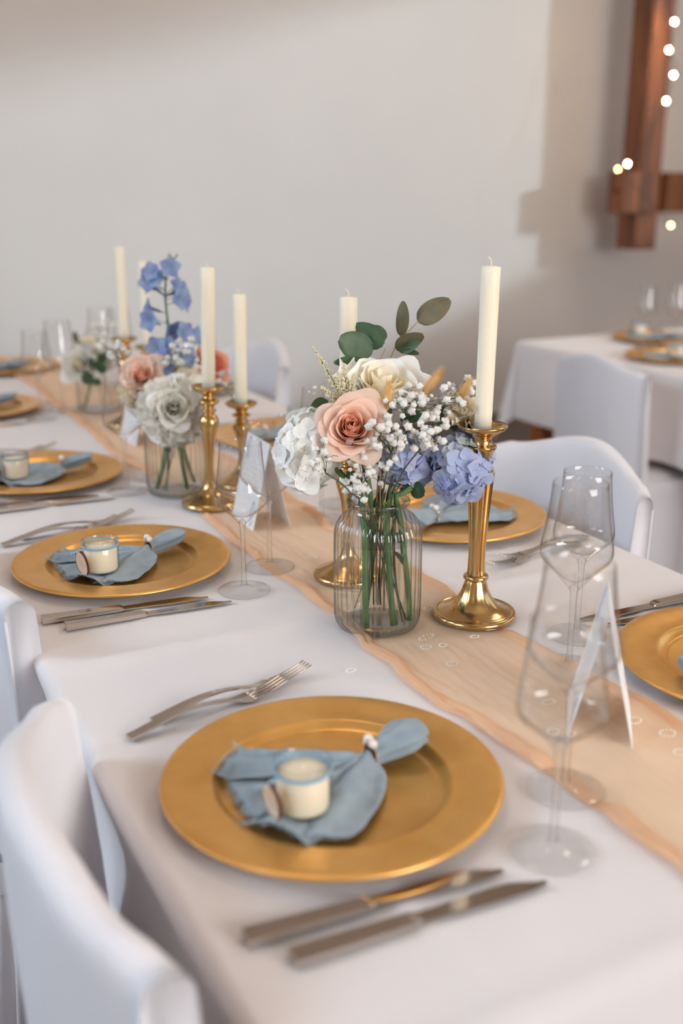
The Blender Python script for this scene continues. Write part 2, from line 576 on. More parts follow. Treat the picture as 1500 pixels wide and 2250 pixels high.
def cloth(name, label, x0, x1, y0, y1, drop, creases, seed, step=0.014, group=None, flare=0.05, pushes={}):
    """tablecloth as one sheet: flat coordinates (s,t) folded over the table's edges, corners hang in a cone fold"""
    hx, hy = (x1 - x0) / 2, (y1 - y0) / 2
    cx, cy = (x0 + x1) / 2, (y0 + y1) / 2
    R = 0.016

    def axis_samples(h):
        s = []
        n = int(2 * h / step)
        s += [-h + 2 * h * i / n for i in range(n + 1)]
        side = [0.004, 0.010, 0.018, 0.028, 0.045] + [0.045 + (drop - 0.045) * k / 9 for k in range(1, 10)]
        return [-h - d for d in reversed(side)] + s + [h + d for d in side]
    S, T = axis_samples(hx), axis_samples(hy)

    def bend(d):
        # arc length d past the edge -> (outward, down)
        if d <= 0:
            return 0.0, 0.0
        a = d / R
        if a < PI / 2:
            return R * math.sin(a), R * (1 - math.cos(a))
        return R, R + (d - R * PI / 2)
    v = []
    for t in T:
        for s in S:
            ox = max(0, abs(s) - hx)
            oy = max(0, abs(t) - hy)
            sx, sy = (1 if s > 0 else -1), (1 if t > 0 else -1)
            bx, by = max(-hx, min(hx, s)), max(-hy, min(hy, t))
            wx, wy = cx + s, cy + t
            if ox > 0 and oy > 0:
                d = math.hypot(ox, oy)
                a = math.atan2(oy, ox)
                # cone fold: the corner swings outward along the diagonal
                out, dn = bend(d * 0.985)
                k = smooth01(d / drop)
                fold = 0.55 * math.sin(2 * a) ** 2
                rad = out + fold * 0.34 * d
                dn = math.sqrt(max(0, d * d - (rad - out) ** 2)) if d > 0.03 else dn
                aa = a + 0.5 * math.sin(2 * a) * math.cos(2 * a) * k
                x = cx + bx + sx * (rad * math.cos(aa))
                y = cy + by + sy * (rad * math.sin(aa))
                z = TZ - dn
            else:
                outx, dnx = bend(ox)
                outy, dny = bend(oy)
                dn = dnx + dny
                k = smooth01((ox + oy) / drop)
                if ox > 0:
                    edge = smooth01((hy - abs(t)) / 0.25)
                    outx += k * (0.012 + flare * 0.5 * (fbm(wy * 2.6, seed + sx * 7.0, 0, 3)) * edge + 0.008 * math.sin(wy * 23 + seed) * edge)
                    outx = max(outx, R * 0.6 if ox > .02 else outx)
                    # chairs pushed in press the cloth back under the table edge
                    for yc in pushes.get(sx, ()):
                        outx -= 0.045 * smooth01(ox / 0.16) * smooth01((0.36 - abs(wy - yc)) / 0.16)
                if oy > 0:
                    edge = smooth01((hx - abs(s)) / 0.25)
                    outy += k * (0.012 + flare * 0.5 * (fbm(wx * 2.6, seed + 20 + sy * 7.0, 0, 3)) * edge)
                x = cx + bx + sx * outx
                y = cy + by + sy * outy
                z = TZ - dn
                if ox == 0 and oy == 0:
                    rim = smooth01(min(hx - abs(s), hy - abs(t)) / 0.05)
                    z += 0.0012 * fbm(wx * 3.2, wy * 3.2, seed, 3) * rim
                    for (ax, pos, amp, w) in creases:
                        p = wx if ax == 'x' else wy
                        q = wy if ax == 'x' else wx
                        z += amp * math.exp(-((p - pos - 0.004 * math.sin(q * 3.1)) / w) ** 2) * (0.55 + 0.45 * fbm(q * 2.2, pos * 9, 3, 2)) * rim
            v.append((x, y, z))
    n = len(S)
    f = []
    for j in range(len(T) - 1):
        for i in range(n - 1):
            a = j * n + i
            f.append((a, a + 1, a + 1 + n, a + n))
    ob = MB().add(v, f).obj(name, 'linen')
    return tag(ob, label, 'tablecloth', group)


cloth('tablecloth', 'long white tablecloth on the foreground table, creased and hanging over its edges', TX0, TX1, TY0, TY1, 0.285,
      [('x', 0.385, 0.0042, 0.010), ('x', 0.69, 0.003, 0.012), ('x', 1.0, 0.0035, 0.012), ('y', 1.205, 0.005, 0.012), ('y', 0.49, 0.0042, 0.010), ('y', 1.93, 0.004, 0.012), ('y', 2.6, 0.004, 0.012)], 3.0, group='white tablecloths', pushes={-1: (0.765, 1.478, 2.13), 1: (1.47, 2.2, 2.945)})
cloth('tablecloth', 'white tablecloth with a flared corner on the background table at right', T2X0, T2X1, T2Y0, T2Y1, 0.30,
      [('x', 2.9, 0.002, 0.014), ('y', 2.4, 0.002, 0.014)], 11.0, step=0.03, group='white tablecloths', flare=0.03)

# ------------------------------------------------------------------ chiffon runner
STANDS = [(on_plane(px, py).x, on_plane(px, py).y, r_) for px, py, r_ in ((828, 1372, .050), (1041, 1356, .058), (765, 1270, .054), (462, 1112, .054), (534, 1067, .054), (390, 1082, .056), (284, 936, .054), (330, 912, .054))] + [(.70, 2.72, .058), (.611, .709, .038), (.611, 1.42, .038)]

def runner(name, label, y0, y1, xl, xr, seed, nu=64, step=0.009, group=None, beads=()):
    root = thing(name, label, 'table runner', ((xl + xr) / 2, (y0 + y1) / 2, TZ), 0, group)
    cx, cy = (xl + xr) / 2, (y0 + y1) / 2
    nv = int((y1 - y0) / step)

    def left(y):
        return xl + 0.024 * fbm(y * 2.4, seed, 0, 3) + 0.008 * fbm(y * 17, seed, 2, 2)

    def right(y):
        return xr + 0.028 * fbm(y * 2.2, seed + 5, 0, 3) + 0.008 * fbm(y * 17, seed + 5, 2, 2)

    def fn(u, w):
        y = y0 + (y1 - y0) * w
        a, b = left(y), right(y)
        x = a + (b - a) * u
        e = min(u, 1 - u)
        # long crinkles running with the cloth, drifting sideways
        q = x + 0.020 * fbm(y * 2.4, x * 3, seed + 9, 3)
        h = 0.0048 * (0.5 + 0.5 * fbm(q * 24 + y * 2.0, y * 5.5, seed, 3)) + 0.0024 * abs(fbm(q * 62 - y * 5, y * 13, seed + 2, 3))
        ruffle = math.exp(-e / 0.055)
        h += ruffle * (0.009 * abs(fbm(y * 11, u * 5, seed + 4, 3)) + 0.0025 * abs(fbm(y * 46, u * 9, seed + 6, 2)))
        for (bx_, by_, br) in STANDS:
            h *= smooth01((math.hypot(x - bx_, y - by_) - br) / 0.02)
        return (x - cx, y - cy, 0.0014 + max(0.0, h))
    MB().grid(fn, nu, nv).obj('sheet', 'chiffon', root)
    # gathered edges: a narrow doubled fold along each side
    for k, (fe, sgn) in enumerate(((left, 1), (right, -1))):
        mb = MB()

        def ge(u, w, fe=fe, sgn=sgn, k=k):
            y = y0 + (y1 - y0) * w
            wdt = 0.020 + 0.014 * fbm(y * 3.1, seed + 30 + k, 0, 2)
            x = fe(y) + sgn * (u * wdt + 0.005 * fbm(y * 6, seed + 40 + k, 0, 2))
            h = 0.004 + 0.010 * math.sin(u * PI) * (0.6 + 0.6 * fbm(y * 12, u * 3, seed + 33 + k, 3)) + 0.0016 * fbm(y * 55, u * 6, seed, 2)
            for (bx_, by_, br) in STANDS[1:]:
                h *= smooth01((math.hypot(x - bx_, y - by_) - br) / 0.02)
            return (x - cx, y - cy, max(0.0018, h))
        mb.grid(ge, 7, nv)
        mb.obj('gathered_edge', 'chiffon_trim', root)
    for (px, py, a, b, rot) in beads:
        c = on_plane(px, py, TZ + 0.006)
        mb = MB()
        for k in range(12):
            t = 2 * PI * k / 12
            ex, ey = a * math.cos(t), b * math.sin(t)
            mb.ball(Vector((c.x - cx + ex * math.cos(rot) - ey * math.sin(rot), c.y - cy + ex * math.sin(rot) + ey * math.cos(rot), 0.0075)), 0.0011, 6, 4)
        mb.obj('bead_motif', 'bead', root)
    return root


runner('table_runner', 'sheer peach chiffon runner, crinkled and beaded, along the foreground table', -0.2, 3.6, 0.605, 0.80, 2.0, group='chiffon runners',
       beads=[(936, 1402, .013, .005, .3), (936, 1424, .007, .006, 0), (973, 1420, .005, .005, 0), (1042, 1401, .006, .004, 0), (993, 1461, .007, .006, 0), (1205, 1545, .008, .005, 0), (1215, 1610, .008, .006, .5),
              (1395, 1585, .008, .006, .4), (1466, 1613, .009, .007, 0), (1250, 1615, .007, .005, 0), (685, 1226, .008, .006, 0), (940, 1340, .006, .006, 0), (1495, 1655, .008, .006, 0), (770, 1475, .006, .004, 0)])
runner('table_runner', 'sheer peach runner on the background table at right', 1.0, 3.2, 2.84, 3.02, 14.0, nu=24, step=0.03, group='chiffon runners')

# ------------------------------------------------------------------ covered chairs
def make_chair():
    """white stretch cover over a banquet chair; local +x faces the table, origin on the floor below the back"""
    t = thing('covered_chair', 'x', 'chair', (0, 0, 0), 0, 'chairs in white covers')
    HW, TH = 0.213, 0.036

    def top(s):
        return 0.836 + 0.038 * max(0.0, math.cos(s * PI * 0.62)) ** 1.5 - 0.012 * smooth01((abs(s) - 0.86) / 0.14)

    def bowx(s):
        return -0.060 * (1 - s * s)

    def rake(z):
        return -0.030 * (z - 0.45) / 0.38

    def shell(u, w):
        # closed loop across the back: w from inner bottom over the rim to the outer bottom
        s = 2 * u - 1
        zt = top(s)
        n = w
        sag = 0.0025 * fbm(s * 3, w * 6, 1, 3)
        if n < 0.42:
            k = n / 0.42
            z = 0.44 + (zt - 0.018 - 0.44) * k
            x = bowx(s) + rake(z) + TH / 2
        elif n < 0.58:
            k = (n - 0.42) / 0.16
            a = k * PI
            z = zt - 0.018 + 0.018 * math.sin(a)
            x = bowx(s) + rake(z) + TH / 2 * math.cos(a)
        else:
            k = (n - 0.58) / 0.42
            z = zt - 0.018 - (zt - 0.018 - 0.43) * k
            x = bowx(s) + rake(z) - TH / 2 - 0.018 * k
        return (x + sag, s * HW, z)
    bm = MB().grid(shell, 28, 40)
    for i in (0, 28):
        ring_ = [j * 29 + i for j in range(41)]
        bm.f.append(tuple(ring_ if i else ring_[::-1]))
    bm.obj('back_cover', 'chair_cloth', t)
    for sg in (-1, 1):
        def seam(sg=sg):
            return [(rake(z) - TH / 2 - 0.018 * (1 - (z - .44) / .36), sg * HW, z) for z in [0.44 + 0.36 * k / 10 for k in range(11)]]
        MB().tube(seam(), 0.0022, 5).obj('piping', 'chair_cloth', t)
    # seat
    mb = MB()

    def seat(u, w):
        x = -0.05 + 0.45 * u
        y = (2 * w - 1) * 0.215
        e = min(u, 1 - u, w, 1 - w)
        return (x, y, 0.435 + 0.030 * smooth01(e / 0.12))
    mb.grid(seat, 14, 14).obj('seat_cover', 'chair_cloth', t)
    # pleated skirt to the floor
    loop = []
    n = 132

    def outline(a):
        # rounded rectangle x in [-0.085,0.40], y in [-0.22,0.22]; back edge bows with the backrest
        c, s_ = math.cos(a), math.sin(a)
        ex = 0.243 * math.copysign(abs(c) ** 0.28, c) + 0.158
        ey = 0.218 * math.copysign(abs(s_) ** 0.28, s_)
        if c < 0:
            ex += -0.052 * (1 - min(1, (ey / 0.218) ** 2))
        return ex, ey

    def skirt(u, w):
        a = u * 2 * PI
        ex, ey = outline(a)
        k = 1 - w
        pl = 0.016 * math.sin(a * 22 + 1.5 * math.sin(a * 5)) * smooth01(k * 1.3) + 0.01 * fbm(math.cos(a) * 4, math.sin(a) * 4, 2, 2) * k
        fl = 1 + 0.10 * k
        return ((ex - 0.158) * fl + 0.158 + pl * math.cos(a), ey * fl + pl * math.sin(a), 0.004 + 0.436 * w)
    MB().grid(skirt, 176, 10, True).obj('skirt', 'chair_cloth', t)

    def sash(u, w):
        a = u * 2 * PI
        ex, ey = outline(a)
        return ((ex - 0.158) * 1.035 + 0.158, ey * 1.03, 0.405 + 0.05 * w + 0.004 * math.sin(w * PI * 3) + 0.006 * math.sin(a * 2))
    MB().grid(sash, 90, 6, True).obj('sash', 'chair_cloth', t)

    def tail(u, w):
        return (-0.128 - 0.020 * w - 0.006 * math.sin(u * 7 + w * 4), -0.06 + 0.05 * u + 0.05 * w, 0.44 - 0.30 * w)
    MB().grid(tail, 5, 14).obj('sash_tail', 'chair_cloth', t)
    return t


chair = make_chair()
for (x, y, rz, lab) in [
        (0.204, 0.770, -0.065, 'white covered chair at the lower left corner, nearest the camera'),
        (0.236, 1.478, 0.0, 'white covered chair at the left edge, second from the camera'),
        (1.182, 1.470, PI, 'white covered chair behind the glasses on the right side of the table'),
        (1.20, 2.945, PI, 'white covered chair at the far right side beyond the wine glasses'),
        (2.325, 2.64, 0.0, 'white covered chair seen from behind at the background table')]:
    o = place(chair, 'chair', (x, y, 0.0), rz, lab)
    if x > 2:
        o.scale = (0.62, 1.0, 0.92)

# ------------------------------------------------------------------ tableware prototypes
def make_plate():
    prof = [(0.0001, .0020), (.090, .0020), (.100, .0030), (.135, .0080), (.160, .0135), (.1645, .0150), (.1655, .0170), (.1640, .0186), (.1605, .0190), (.150, .0180), (.135, .0162),
            (.1195, .0146), (.1170, .0150), (.1150, .0144), (.1130, .0118), (.1080, .0078), (.1040, .0066), (.1025, .0070), (.1000, .0064), (.060, .0058), (.0001, .0056)]
    o = MB().lathe(prof, 96).obj('charger_plate', 'gold_plate')
    return tag(o, 'x', 'plate', 'gold charger plates')


def bez(a, b, c, t):
    return a * (1 - t) ** 2 + b * 2 * t * (1 - t) + c * t * t


def make_napkin():
    t = thing('napkin', 'x', 'napkin', (0, 0, 0), 0, 'blue linen napkins')
    ring = Vector((.046, .009, 0))
    fr = MB()

    def fold(name, eL, cL, eR, cR, z0, hump, roll, seed, r0=.010, nu=18, nv=22, waves=2.0):
        eL, cL, eR, cR = Vector(eL), Vector(cL), Vector(eR), Vector(cR)
        d = ((eL + eR) / 2 - ring.xy)
        nrm = Vector((-d.y, d.x)).normalized()
        if (eL - eR).dot(nrm) < 0:
            nrm = -nrm

        def fn(u, w):
            a = ring.xy + nrm * r0
            b = ring.xy - nrm * r0
            L = bez(a, cL, eL, w)
            R_ = bez(b, cR, eR, w)
            p = L.lerp(R_, u)
            ragged = 0.003 * fbm(u * 9, seed, 0, 3) * smooth01((w - .8) / .2)
            p = p + d.normalized() * ragged
            r = p.length
            well = .0066 if r < .103 else .0066 + min(1, (r - .103) / .014) * .0085
            gather = (1 - w) ** 2.2
            h = z0 + gather * .012 * math.sin(u * PI) + hump * math.sin(u * PI) * math.sin(min(1, w * 1.15) * PI * .8)
            h += (.0035 * (1 - w) + .0020) * math.sin(u * PI * 2 * waves + seed) * smooth01(w * 3)
            h += .0030 * fbm(p.x * 55, p.y * 55, seed, 3)
            if roll:
                h += roll * smooth01((w - .72) / .28) * math.sin(u * PI) ** 2
            return (p.x, p.y, well + max(.0008, h))
        mb = MB().grid(fn, nu, nv)
        ob = mb.obj(name, 'napkin', t)
        sm = ob.modifiers.new('thickness', 'SOLIDIFY')
        sm.thickness = 0.0009
        # frayed threads along the free end
        for k in range(170):
            u = RND.random()
            p = Vector(fn(u, 1.0))
            q = Vector(fn(u, .93))
            dv = (p - q).normalized()
            dv = (dv + Vector((RND.uniform(-.5, .5), RND.uniform(-.5, .5), RND.uniform(-.35, .2)))).normalized()
            ln = RND.uniform(.003, .0095)
            e = p + dv * ln
            e.z = max(e.z, .0072 if e.xy.length < .103 else .016)
            sd = Vector((-dv.y, dv.x, 0)).normalized() * .0003
            fr.add([p - sd, p + sd, e + sd * .5, e - sd * .5], [(0, 1, 2, 3)])
        return ob
    fold('fold', (-.058, .092), (-.005, .062), (-.100, .050), (-.030, .016), .0035, .006, 0, 1.0)
    fold('fold', (-.088, .052), (-.02, .040), (-.094, -.030), (-.02, -.012), .0012, .004, 0, 2.3)
    fold('fold', (-.108, -.030), (-.02, .010), (-.070, -.090), (-.005, -.050), .0022, .005, .010, 4.1)
    fold('fold', (-.074, -.070), (-.020, -.022), (-.030, -.098), (.052, -.046), .0040, .007, 0, 5.7, waves=1.2)

    def tailf(u, w):
        a = 2 * PI * u
        ry = .0105 + .0195 * smooth01(w * 1.2)
        rz = .0105 + .004 * math.sin(w * PI) - .0045 * w
        k = 1 + .13 * math.sin(a * 5 + w * 2) * (1 - .4 * w)
        end = 1 - .10 * math.cos(a * 2) * w
        x = ring.x + (.060 * w) * end + .002
        cz = .0195 + .010 * w
        return (x, ring.y + .012 * w + ry * math.cos(a) * k, cz + rz * math.sin(a) * k - .004 * math.cos(a) * w)
    mb = MB().grid(tailf, 40, 16, True)
    base = len(mb.v)
    c = Vector((ring.x + .050, ring.y + .010, .027))
    n0 = 16 * 40
    mb.v.append(tuple(c))
    for i in range(40):
        mb.f.append((n0 + i, n0 + (i + 1) % 40, base))
    mb.obj('tail', 'napkin', t)
    fo = fr.obj('fringe', 'fringe', t, smooth=False)
    fo['kind'] = 'stuff'
    return t


def make_pearl_ring():
    t = thing('napkin_ring', 'x', 'napkin ring', (0, 0, 0), 0, 'pearl napkin rings')
    c = Vector((.047, .009, .0195))
    pts = [c + Vector((0.001 * math.sin(a * 3), .0128 * math.cos(a), .0128 * math.sin(a))) for a in [2 * PI * k / 24 for k in range(25)]]
    MB().tube(pts, .0009, 6, False).obj('wire_loop', 'copper_wire', t)
    for k, (a, r) in enumerate(((1.9, .0046), (1.2, .0050), (.66, .0022), (-.2, .0022))):
        MB().ball(c + Vector((.001 * (k % 2), (.0128 + r * .8) * math.cos(a), (.0128 + r * .8) * math.sin(a))), r, 14, 10).obj('pearl', 'pearl', t)
    return t


def make_jar():
    t = thing('candle_jar', 'x', 'candle', (0, 0, 0), 0, 'little candles in glass jars')

    def fac(a, z):
        return 1 + (.022 * abs(math.cos(a * 6)) if .004 < z < .038 else 0)
    MB().lathe([(.0001, .0), (.021, .0), (.0245, .0015), (.0258, .005), (.0262, .02), (.0262, .037), (.0250, .0395), (.0250, .0425), (.0272, .0435), (.0276, .0465), (.0268, .0495), (.0250, .0502), (.0236, .0490), (.0234, .044), (.0236, .040)], 72, mod=fac).obj('glass', 'jar_glass', t)
    MB().lathe([(.0001, .003), (.0225, .003), (.0238, .006), (.0238, .0375), (.0228, .0385), (.012, .0378), (.0001, .0376)], 36).obj('wax', 'jar_wax', t)
    MB().tube([(0, 0, .037), (.0006, .0004, .041), (.0014, .001, .044)], .0008, 5).obj('wick', 'wick', t)
    for h in (.0408, .0424):
        MB().tube([(.0266 * math.cos(a), .0266 * math.sin(a), h) for a in [2 * PI * k / 36 for k in range(37)]], .0011, 5, False).obj('string', 'string', t)
    # oval wood slice hanging from the string on the left of the jar
    ld = Vector((-.97, -.20, 0)).normalized()
    nd = Vector((-ld.y, ld.x, 0))
    cpos = ld * .0345 + Vector((0, 0, .021))
    M = Matrix(((nd.x, ld.x, 0, 0), (nd.y, ld.y, 0, 0), (0, 0, 1, 0), (0, 0, 0, 1)))
    lean = Matrix.Rotation(-.16, 4, 'X')
    oval = [(.0115 * math.cos(2 * PI * k / 24), .0195 * math.sin(2 * PI * k / 24)) for k in range(24)]
    mb = MB()
    v = [(x, -.0016, z) for x, z in oval] + [(x, .0016, z) for x, z in oval]
    f = [tuple(range(24)), tuple(reversed(range(24, 48)))]
    mb.add(v, f, Matrix.Translation(cpos) @ M @ lean)
    tg = mb.obj('tag', 'tag_wood', t, smooth=False)
    mb = MB()
    v = [(x * k, y, z * k) for y in (-.0018, .0018) for k in (1.0, 1.07) for x, z in oval]
    f = []
    for i in range(24):
        j = (i + 1) % 24
        f += [(24 + i, 24 + j, 72 + j, 72 + i), (i, j, 24 + j, 24 + i), (48 + j, 48 + i, 72 + i, 72 + j)]
    mb.add(v, f, Matrix.Translation(cpos) @ M @ lean).obj('bark_edge', 'bark', tg, smooth=False)
    a = ld * .0266 + Vector((0, 0, .041))
    b = cpos + Vector((0, 0, .012)) + ld * .002
    MB().tube([a, a.lerp(b, .5) + ld * .004, b, b + Vector((.001, 0, -.012)), b + Vector((.003, -.002, -.020))], .0009, 5).obj('string', 'string', t)
    MB().tube([a, a + ld * .010 + nd * .004 + Vector((0, 0, .002)), a + ld * .022 + nd * .006 + Vector((0, 0, .003)), a + ld * .030 + nd * .004 + Vector((0, 0, .002))], .0009, 5).obj('string', 'string', t)
    return t


def sweep(stations, chamfer=.28):
    """closed bar: stations (x, y, z, halfwidth, halfthick)"""
    mb = MB()
    v, f = [], []
    ring = [(-1, -1 + 0), (-1 + 2 * 0, 1)]
    for (x, y, z, w, h) in stations:
        c = min(w, h) * chamfer
        for (dy, dz) in ((-w + c, -h), (w - c, -h), (w, -h + c), (w, h - c), (w - c, h), (-w + c, h), (-w, h - c), (-w, -h + c)):
            v.append((x, y + dy, z + dz))
    n = len(stations)
    for i in range(n - 1):
        for k in range(8):
            a, b = i * 8 + k, i * 8 + (k + 1) % 8
            f.append((a, a + 8, b + 8, b))
    f.append(tuple(range(8)))
    f.append(tuple(reversed(range((n - 1) * 8, n * 8))))
    return mb.add(v, f)


def make_fork():
    t = thing('fork', 'x', 'fork', (0, 0, 0), 0, 'steel forks')
    st = []
    for k in range(25):
        s = k / 24
        x = .152 * s
        z = .0030 + .0105 * math.sin(PI * min(1, s * 1.02)) ** 1.3
        w = .0068 - .0040 * smooth01((s - .1) / .62) + .0086 * smooth01((s - .80) / .2)
        h = .0017 - .0004 * s
        st.append((x, 0, z, w, h))
    sharp(sweep(st).obj('handle', 'steel', t), 40)
    for j in range(4):
        y0 = (-.0087 + .0058 * j)
        tn = []
        for k in range(9):
            s = k / 8
            tn.append((.150 + .056 * s, y0 * (1 - .06 * s), .0030 + .0016 * s + .0100 * s * s, .0016 * (1 - .55 * s ** 3), .0011 * (1 - .4 * s)))
        sweep(tn, .4).obj('tine', 'steel', t)
    return t


def make_knife():
    t = thing('knife', 'x', 'knife', (0, 0, 0), 0, 'steel knives')
    st = []
    for k in range(12):
        s = k / 11
        st.append((.104 * s, 0, .0050 - .0006 * s, .0088 - .0016 * s, .0046 - .0012 * s))
    st += [(.107, 0, .0042, .0064, .0030), (.110, 0, .0038, .0050, .0020)]
    sharp(sweep(st, .35).obj('handle', 'steel', t), 30)
    b = []
    for k in range(17):
        s = k / 16
        x = .108 + .122 * s
        up = .0072 + .0018 * smooth01(s * 2) - .010 * smooth01((s - .70) / .30)
        lo = -.0060 - .0022 * smooth01(s * 1.5) + .002 * smooth01((s - .85) / .15)
        b.append((x, (up + lo) / 2, .0034 - .0010 * s, max(.0008, (up - lo) / 2), .0012 - .0006 * s))
    sharp(sweep(b, .5).obj('blade', 'steel_blade', t), 30)
    return t


def make_glass(name, h, rb, zb, rr, zw, group):
    t = thing(name, 'x', 'wine glass', (0, 0, 0), 0, group)
    prof = [(.0042, zb), (.008, zb + .005), (rb * .45, zb + (zw - zb) * .42), (rb * .78, zb + (zw - zb) * .74), (rb * .94, zb + (zw - zb) * .90), (rb * .99, zw), (rb, zw + .005), (rb * .985, zw + .013)]
    for k in range(1, 9):
        s = k / 8
        prof.append((rb * .985 + (rr - rb * .985) * s - .0012 * math.sin(s * PI), zw + .013 + (h - zw - .013) * s))
    inner = [(max(.0002, r - .0010), z + (.006 if i < 2 else .0012 if i < 6 else 0)) for i, (r, z) in enumerate(prof)]
    inner[0] = (.0002, zb + .011)
    inner[1] = (.006, zb + .0125)
    full = prof + [(rr - .0004, h + .0006)] + inner[::-1]
    MB().lathe(full, 48).obj('bowl', 'glass', t)
    MB().lathe([(.0052, .0075), (.0042, .012), (.0036, .02), (.0034, .05), (.0035, zb - .02), (.0040, zb - .006), (.0046, zb), (.0060, zb + .004), (.0002, zb + .010)], 20).obj('stem', 'glass_solid', t)
    MB().lathe([(.0002, .0004), (.034, .0004), (.0375, .0008), (.0382, .0015), (.0375, .0022), (.030, .0028), (.018, .0038), (.010, .0052), (.0062, .0072), (.0002, .0078)], 48).obj('foot', 'glass', t)
    return t


def make_card():
    """folded menu card standing as a tent; ridge along local y, one face to -x"""
    t = thing('menu_card', 'x', 'menu card', (0, 0, 0), 0, 'folded menu cards')
    H, W, D = .148, .105, .034
    for sg in (-1, 1):
        M = Matrix.Translation((sg * D, 0, 0)) @ Matrix.Rotation(-sg * math.atan2(D, H), 4, 'Y')
        p = MB().box(-.0004, .0004, -W / 2, W / 2, 0, math.hypot(H, D), M=M).obj('panel', 'card', t, smooth=False)
        for (cy, cz) in ((sg * .034, .026), (-sg * .034, .128)):
            pr = MB()
            for k in range(34):
                zz = cz - .021 + .042 * (k / 33)
                wd = .009 * math.sin(PI * (k + 1) / 36)
                yy = cy + wd * math.sin(k * 2.4)
                q_ = .0011 + .0009 * ((k * 7) % 5) / 4
                pr.add([(sg * .0006, yy - q_, zz), (sg * .0006, yy, zz - q_ * 1.4), (sg * .0006, yy + q_, zz), (sg * .0006, yy, zz + q_ * 1.4)], [(0, 1, 2, 3)], M)
            pr.obj('flower_print', 'print_blue', p, smooth=False)['kind'] = 'stuff'
        pr = MB()
        for k in range(7):
            w = (.030, .022, .034, .018, .030, .026, .014)[k]
            z0 = .100 - .009 * k
            pr.add([(sg * .0006, -w, z0), (sg * .0006, w, z0), (sg * .0006, w, z0 + .0012), (sg * .0006, -w, z0 + .0012)], [(0, 1, 2, 3)], M)
        pr.obj('text_lines', 'print_grey', p, smooth=False)['kind'] = 'stuff'
    return t


P_PLATE, P_NAP, P_RING, P_JAR = make_plate(), make_napkin(), make_pearl_ring(), make_jar()
P_FORK, P_KNIFE = make_fork(), make_knife()
P_WHITE = make_glass('white_wine_glass', .221, .0385, .1005, .0298, .136, 'smaller wine glasses')
P_RED = make_glass('red_wine_glass', .234, .0430, .1005, .0322, .146, 'larger wine glasses')
P_CARD = make_card()


def setting(cx, cy, rz, phrase, items, zt=TZ + .0012, jig=0.0, nd=0.0):
    """one place laid on the table: local +x to the table's middle, +y the fork side"""
    M = Matrix.Translation((cx, cy, zt)) @ Matrix.Rotation(rz, 4, 'Z')

    def at(x, y, z=0.0):
        return M @ Vector((x, y, z))
    if 'p' in items:
        place(P_PLATE, 'plate', at(0, 0, -.0012), rz + jig * 3, 'round gold charger plate ' + phrase)
    if 'n' in items:
        place(P_NAP, 'nap', at(nd, 0, 0), rz + jig, 'dusty blue knotted linen napkin with frayed edges ' + phrase)
    if 'o' in items:
        place(P_RING, 'ring', at(nd, 0, 0), rz + jig, 'ring of pearls on copper wire round napkin ' + phrase)
    if 'j' in items:
        place(P_JAR, 'jar', M @ Matrix.Rotation(jig, 4, 'Z') @ Vector((-.050, -.040, .0165)), rz + jig * 2, 'small glass jar candle with wood tag ' + phrase)
    if 'f' in items:
        place(P_FORK, 'fork', at(-.114, .208, 0), rz + .165, 'steel fork farther from the gold plate ' + phrase)
    if 'g' in items:
        place(P_FORK, 'fork', at(-.148, .184, 0), rz + .19, 'steel fork closer to the gold plate ' + phrase)
    if 'k' in items:
        place(P_KNIFE, 'knife', at(-.160, -.166, 0), rz - .066, 'steel knife closer to the gold plate ' + phrase)
    if 'l' in items:
        place(P_KNIFE, 'knife', at(-.137, -.203, 0), rz - .035, 'steel knife farther from the gold plate ' + phrase)
    if 'w' in items:
        place(P_WHITE, 'white', at(.127, -.179, 0), rz, 'smaller clear wine glass ' + phrase)
    if 'r' in items:
        place(P_RED, 'red', at(.200, -.105, 0), rz, 'larger clear wine glass ' + phrase)


setting(.411, .814, 0, 'at the nearest left place', 'pnojfgklwr')
setting(.411, 1.525, 0, 'at the second left place', 'pnojfgklwr', jig=.12)
setting(.411, 2.112, 0, 'at the third left place', 'pnojfgklwr', jig=-.05)
setting(.411, 2.859, 0, 'at the fourth left place', 'pnlwr', jig=.08)
setting(.989, .819, PI, 'at the right picture edge', 'pnoklwr', jig=-.06, nd=.012)
setting(.989, 1.495, PI, 'behind the tall fluted candlestick', 'pnojfglwr', jig=.15)
setting(.989, 2.20, PI, 'behind the white hydrangea', 'pnojlwr', jig=-.1)
setting(.989, 2.90, PI, 'at the far right place', 'pwr', jig=.1)
setting(.600, 3.50, -PI / 2, 'at the far head of the table', 'pno')
setting(2.655, 2.68, 0, 'at the near side of the background table', 'pnj', jig=.2)
setting(2.93, 3.06, -PI / 2, 'at the head of the background table', 'pnojwr', jig=-.1)

for (x, y, rz, lab) in [(.728, .797, -.70, 'white folded menu card standing behind the two nearest wine glasses'),
                        (.690, 1.640, -.04, 'white menu card with blue flower print beside the large bouquet'),
                        (.690, 2.330, .05, 'white folded menu card behind the middle flower vase')]:
    place(P_CARD, 'card', (x, y, TZ + .003), rz, lab)

# ------------------------------------------------------------------ candlesticks and candles
def spline(pts, n=4):
    """Catmull-Rom through (r,z) points"""
    out = []
    P = [pts[0]] + list(pts) + [pts[-1]]
    for i in range(1, len(P) - 2):
        p0, p1, p2, p3 = P[i - 1], P[i], P[i + 1], P[i + 2]
        for k in range(n):
            t = k / n
            q = []
            for c in (0, 1):
                q.append(.5 * ((2 * p1[c]) + (-p0[c] + p2[c]) * t + (2 * p0[c] - 5 * p1[c] + 4 * p2[c] - p3[c]) * t * t + (-p0[c] + 3 * p1[c] - 3 * p2[c] + p3[c]) * t ** 3))
            out.append((max(.0002, q[0]), q[1]))
    out.append(pts[-1])
    return out


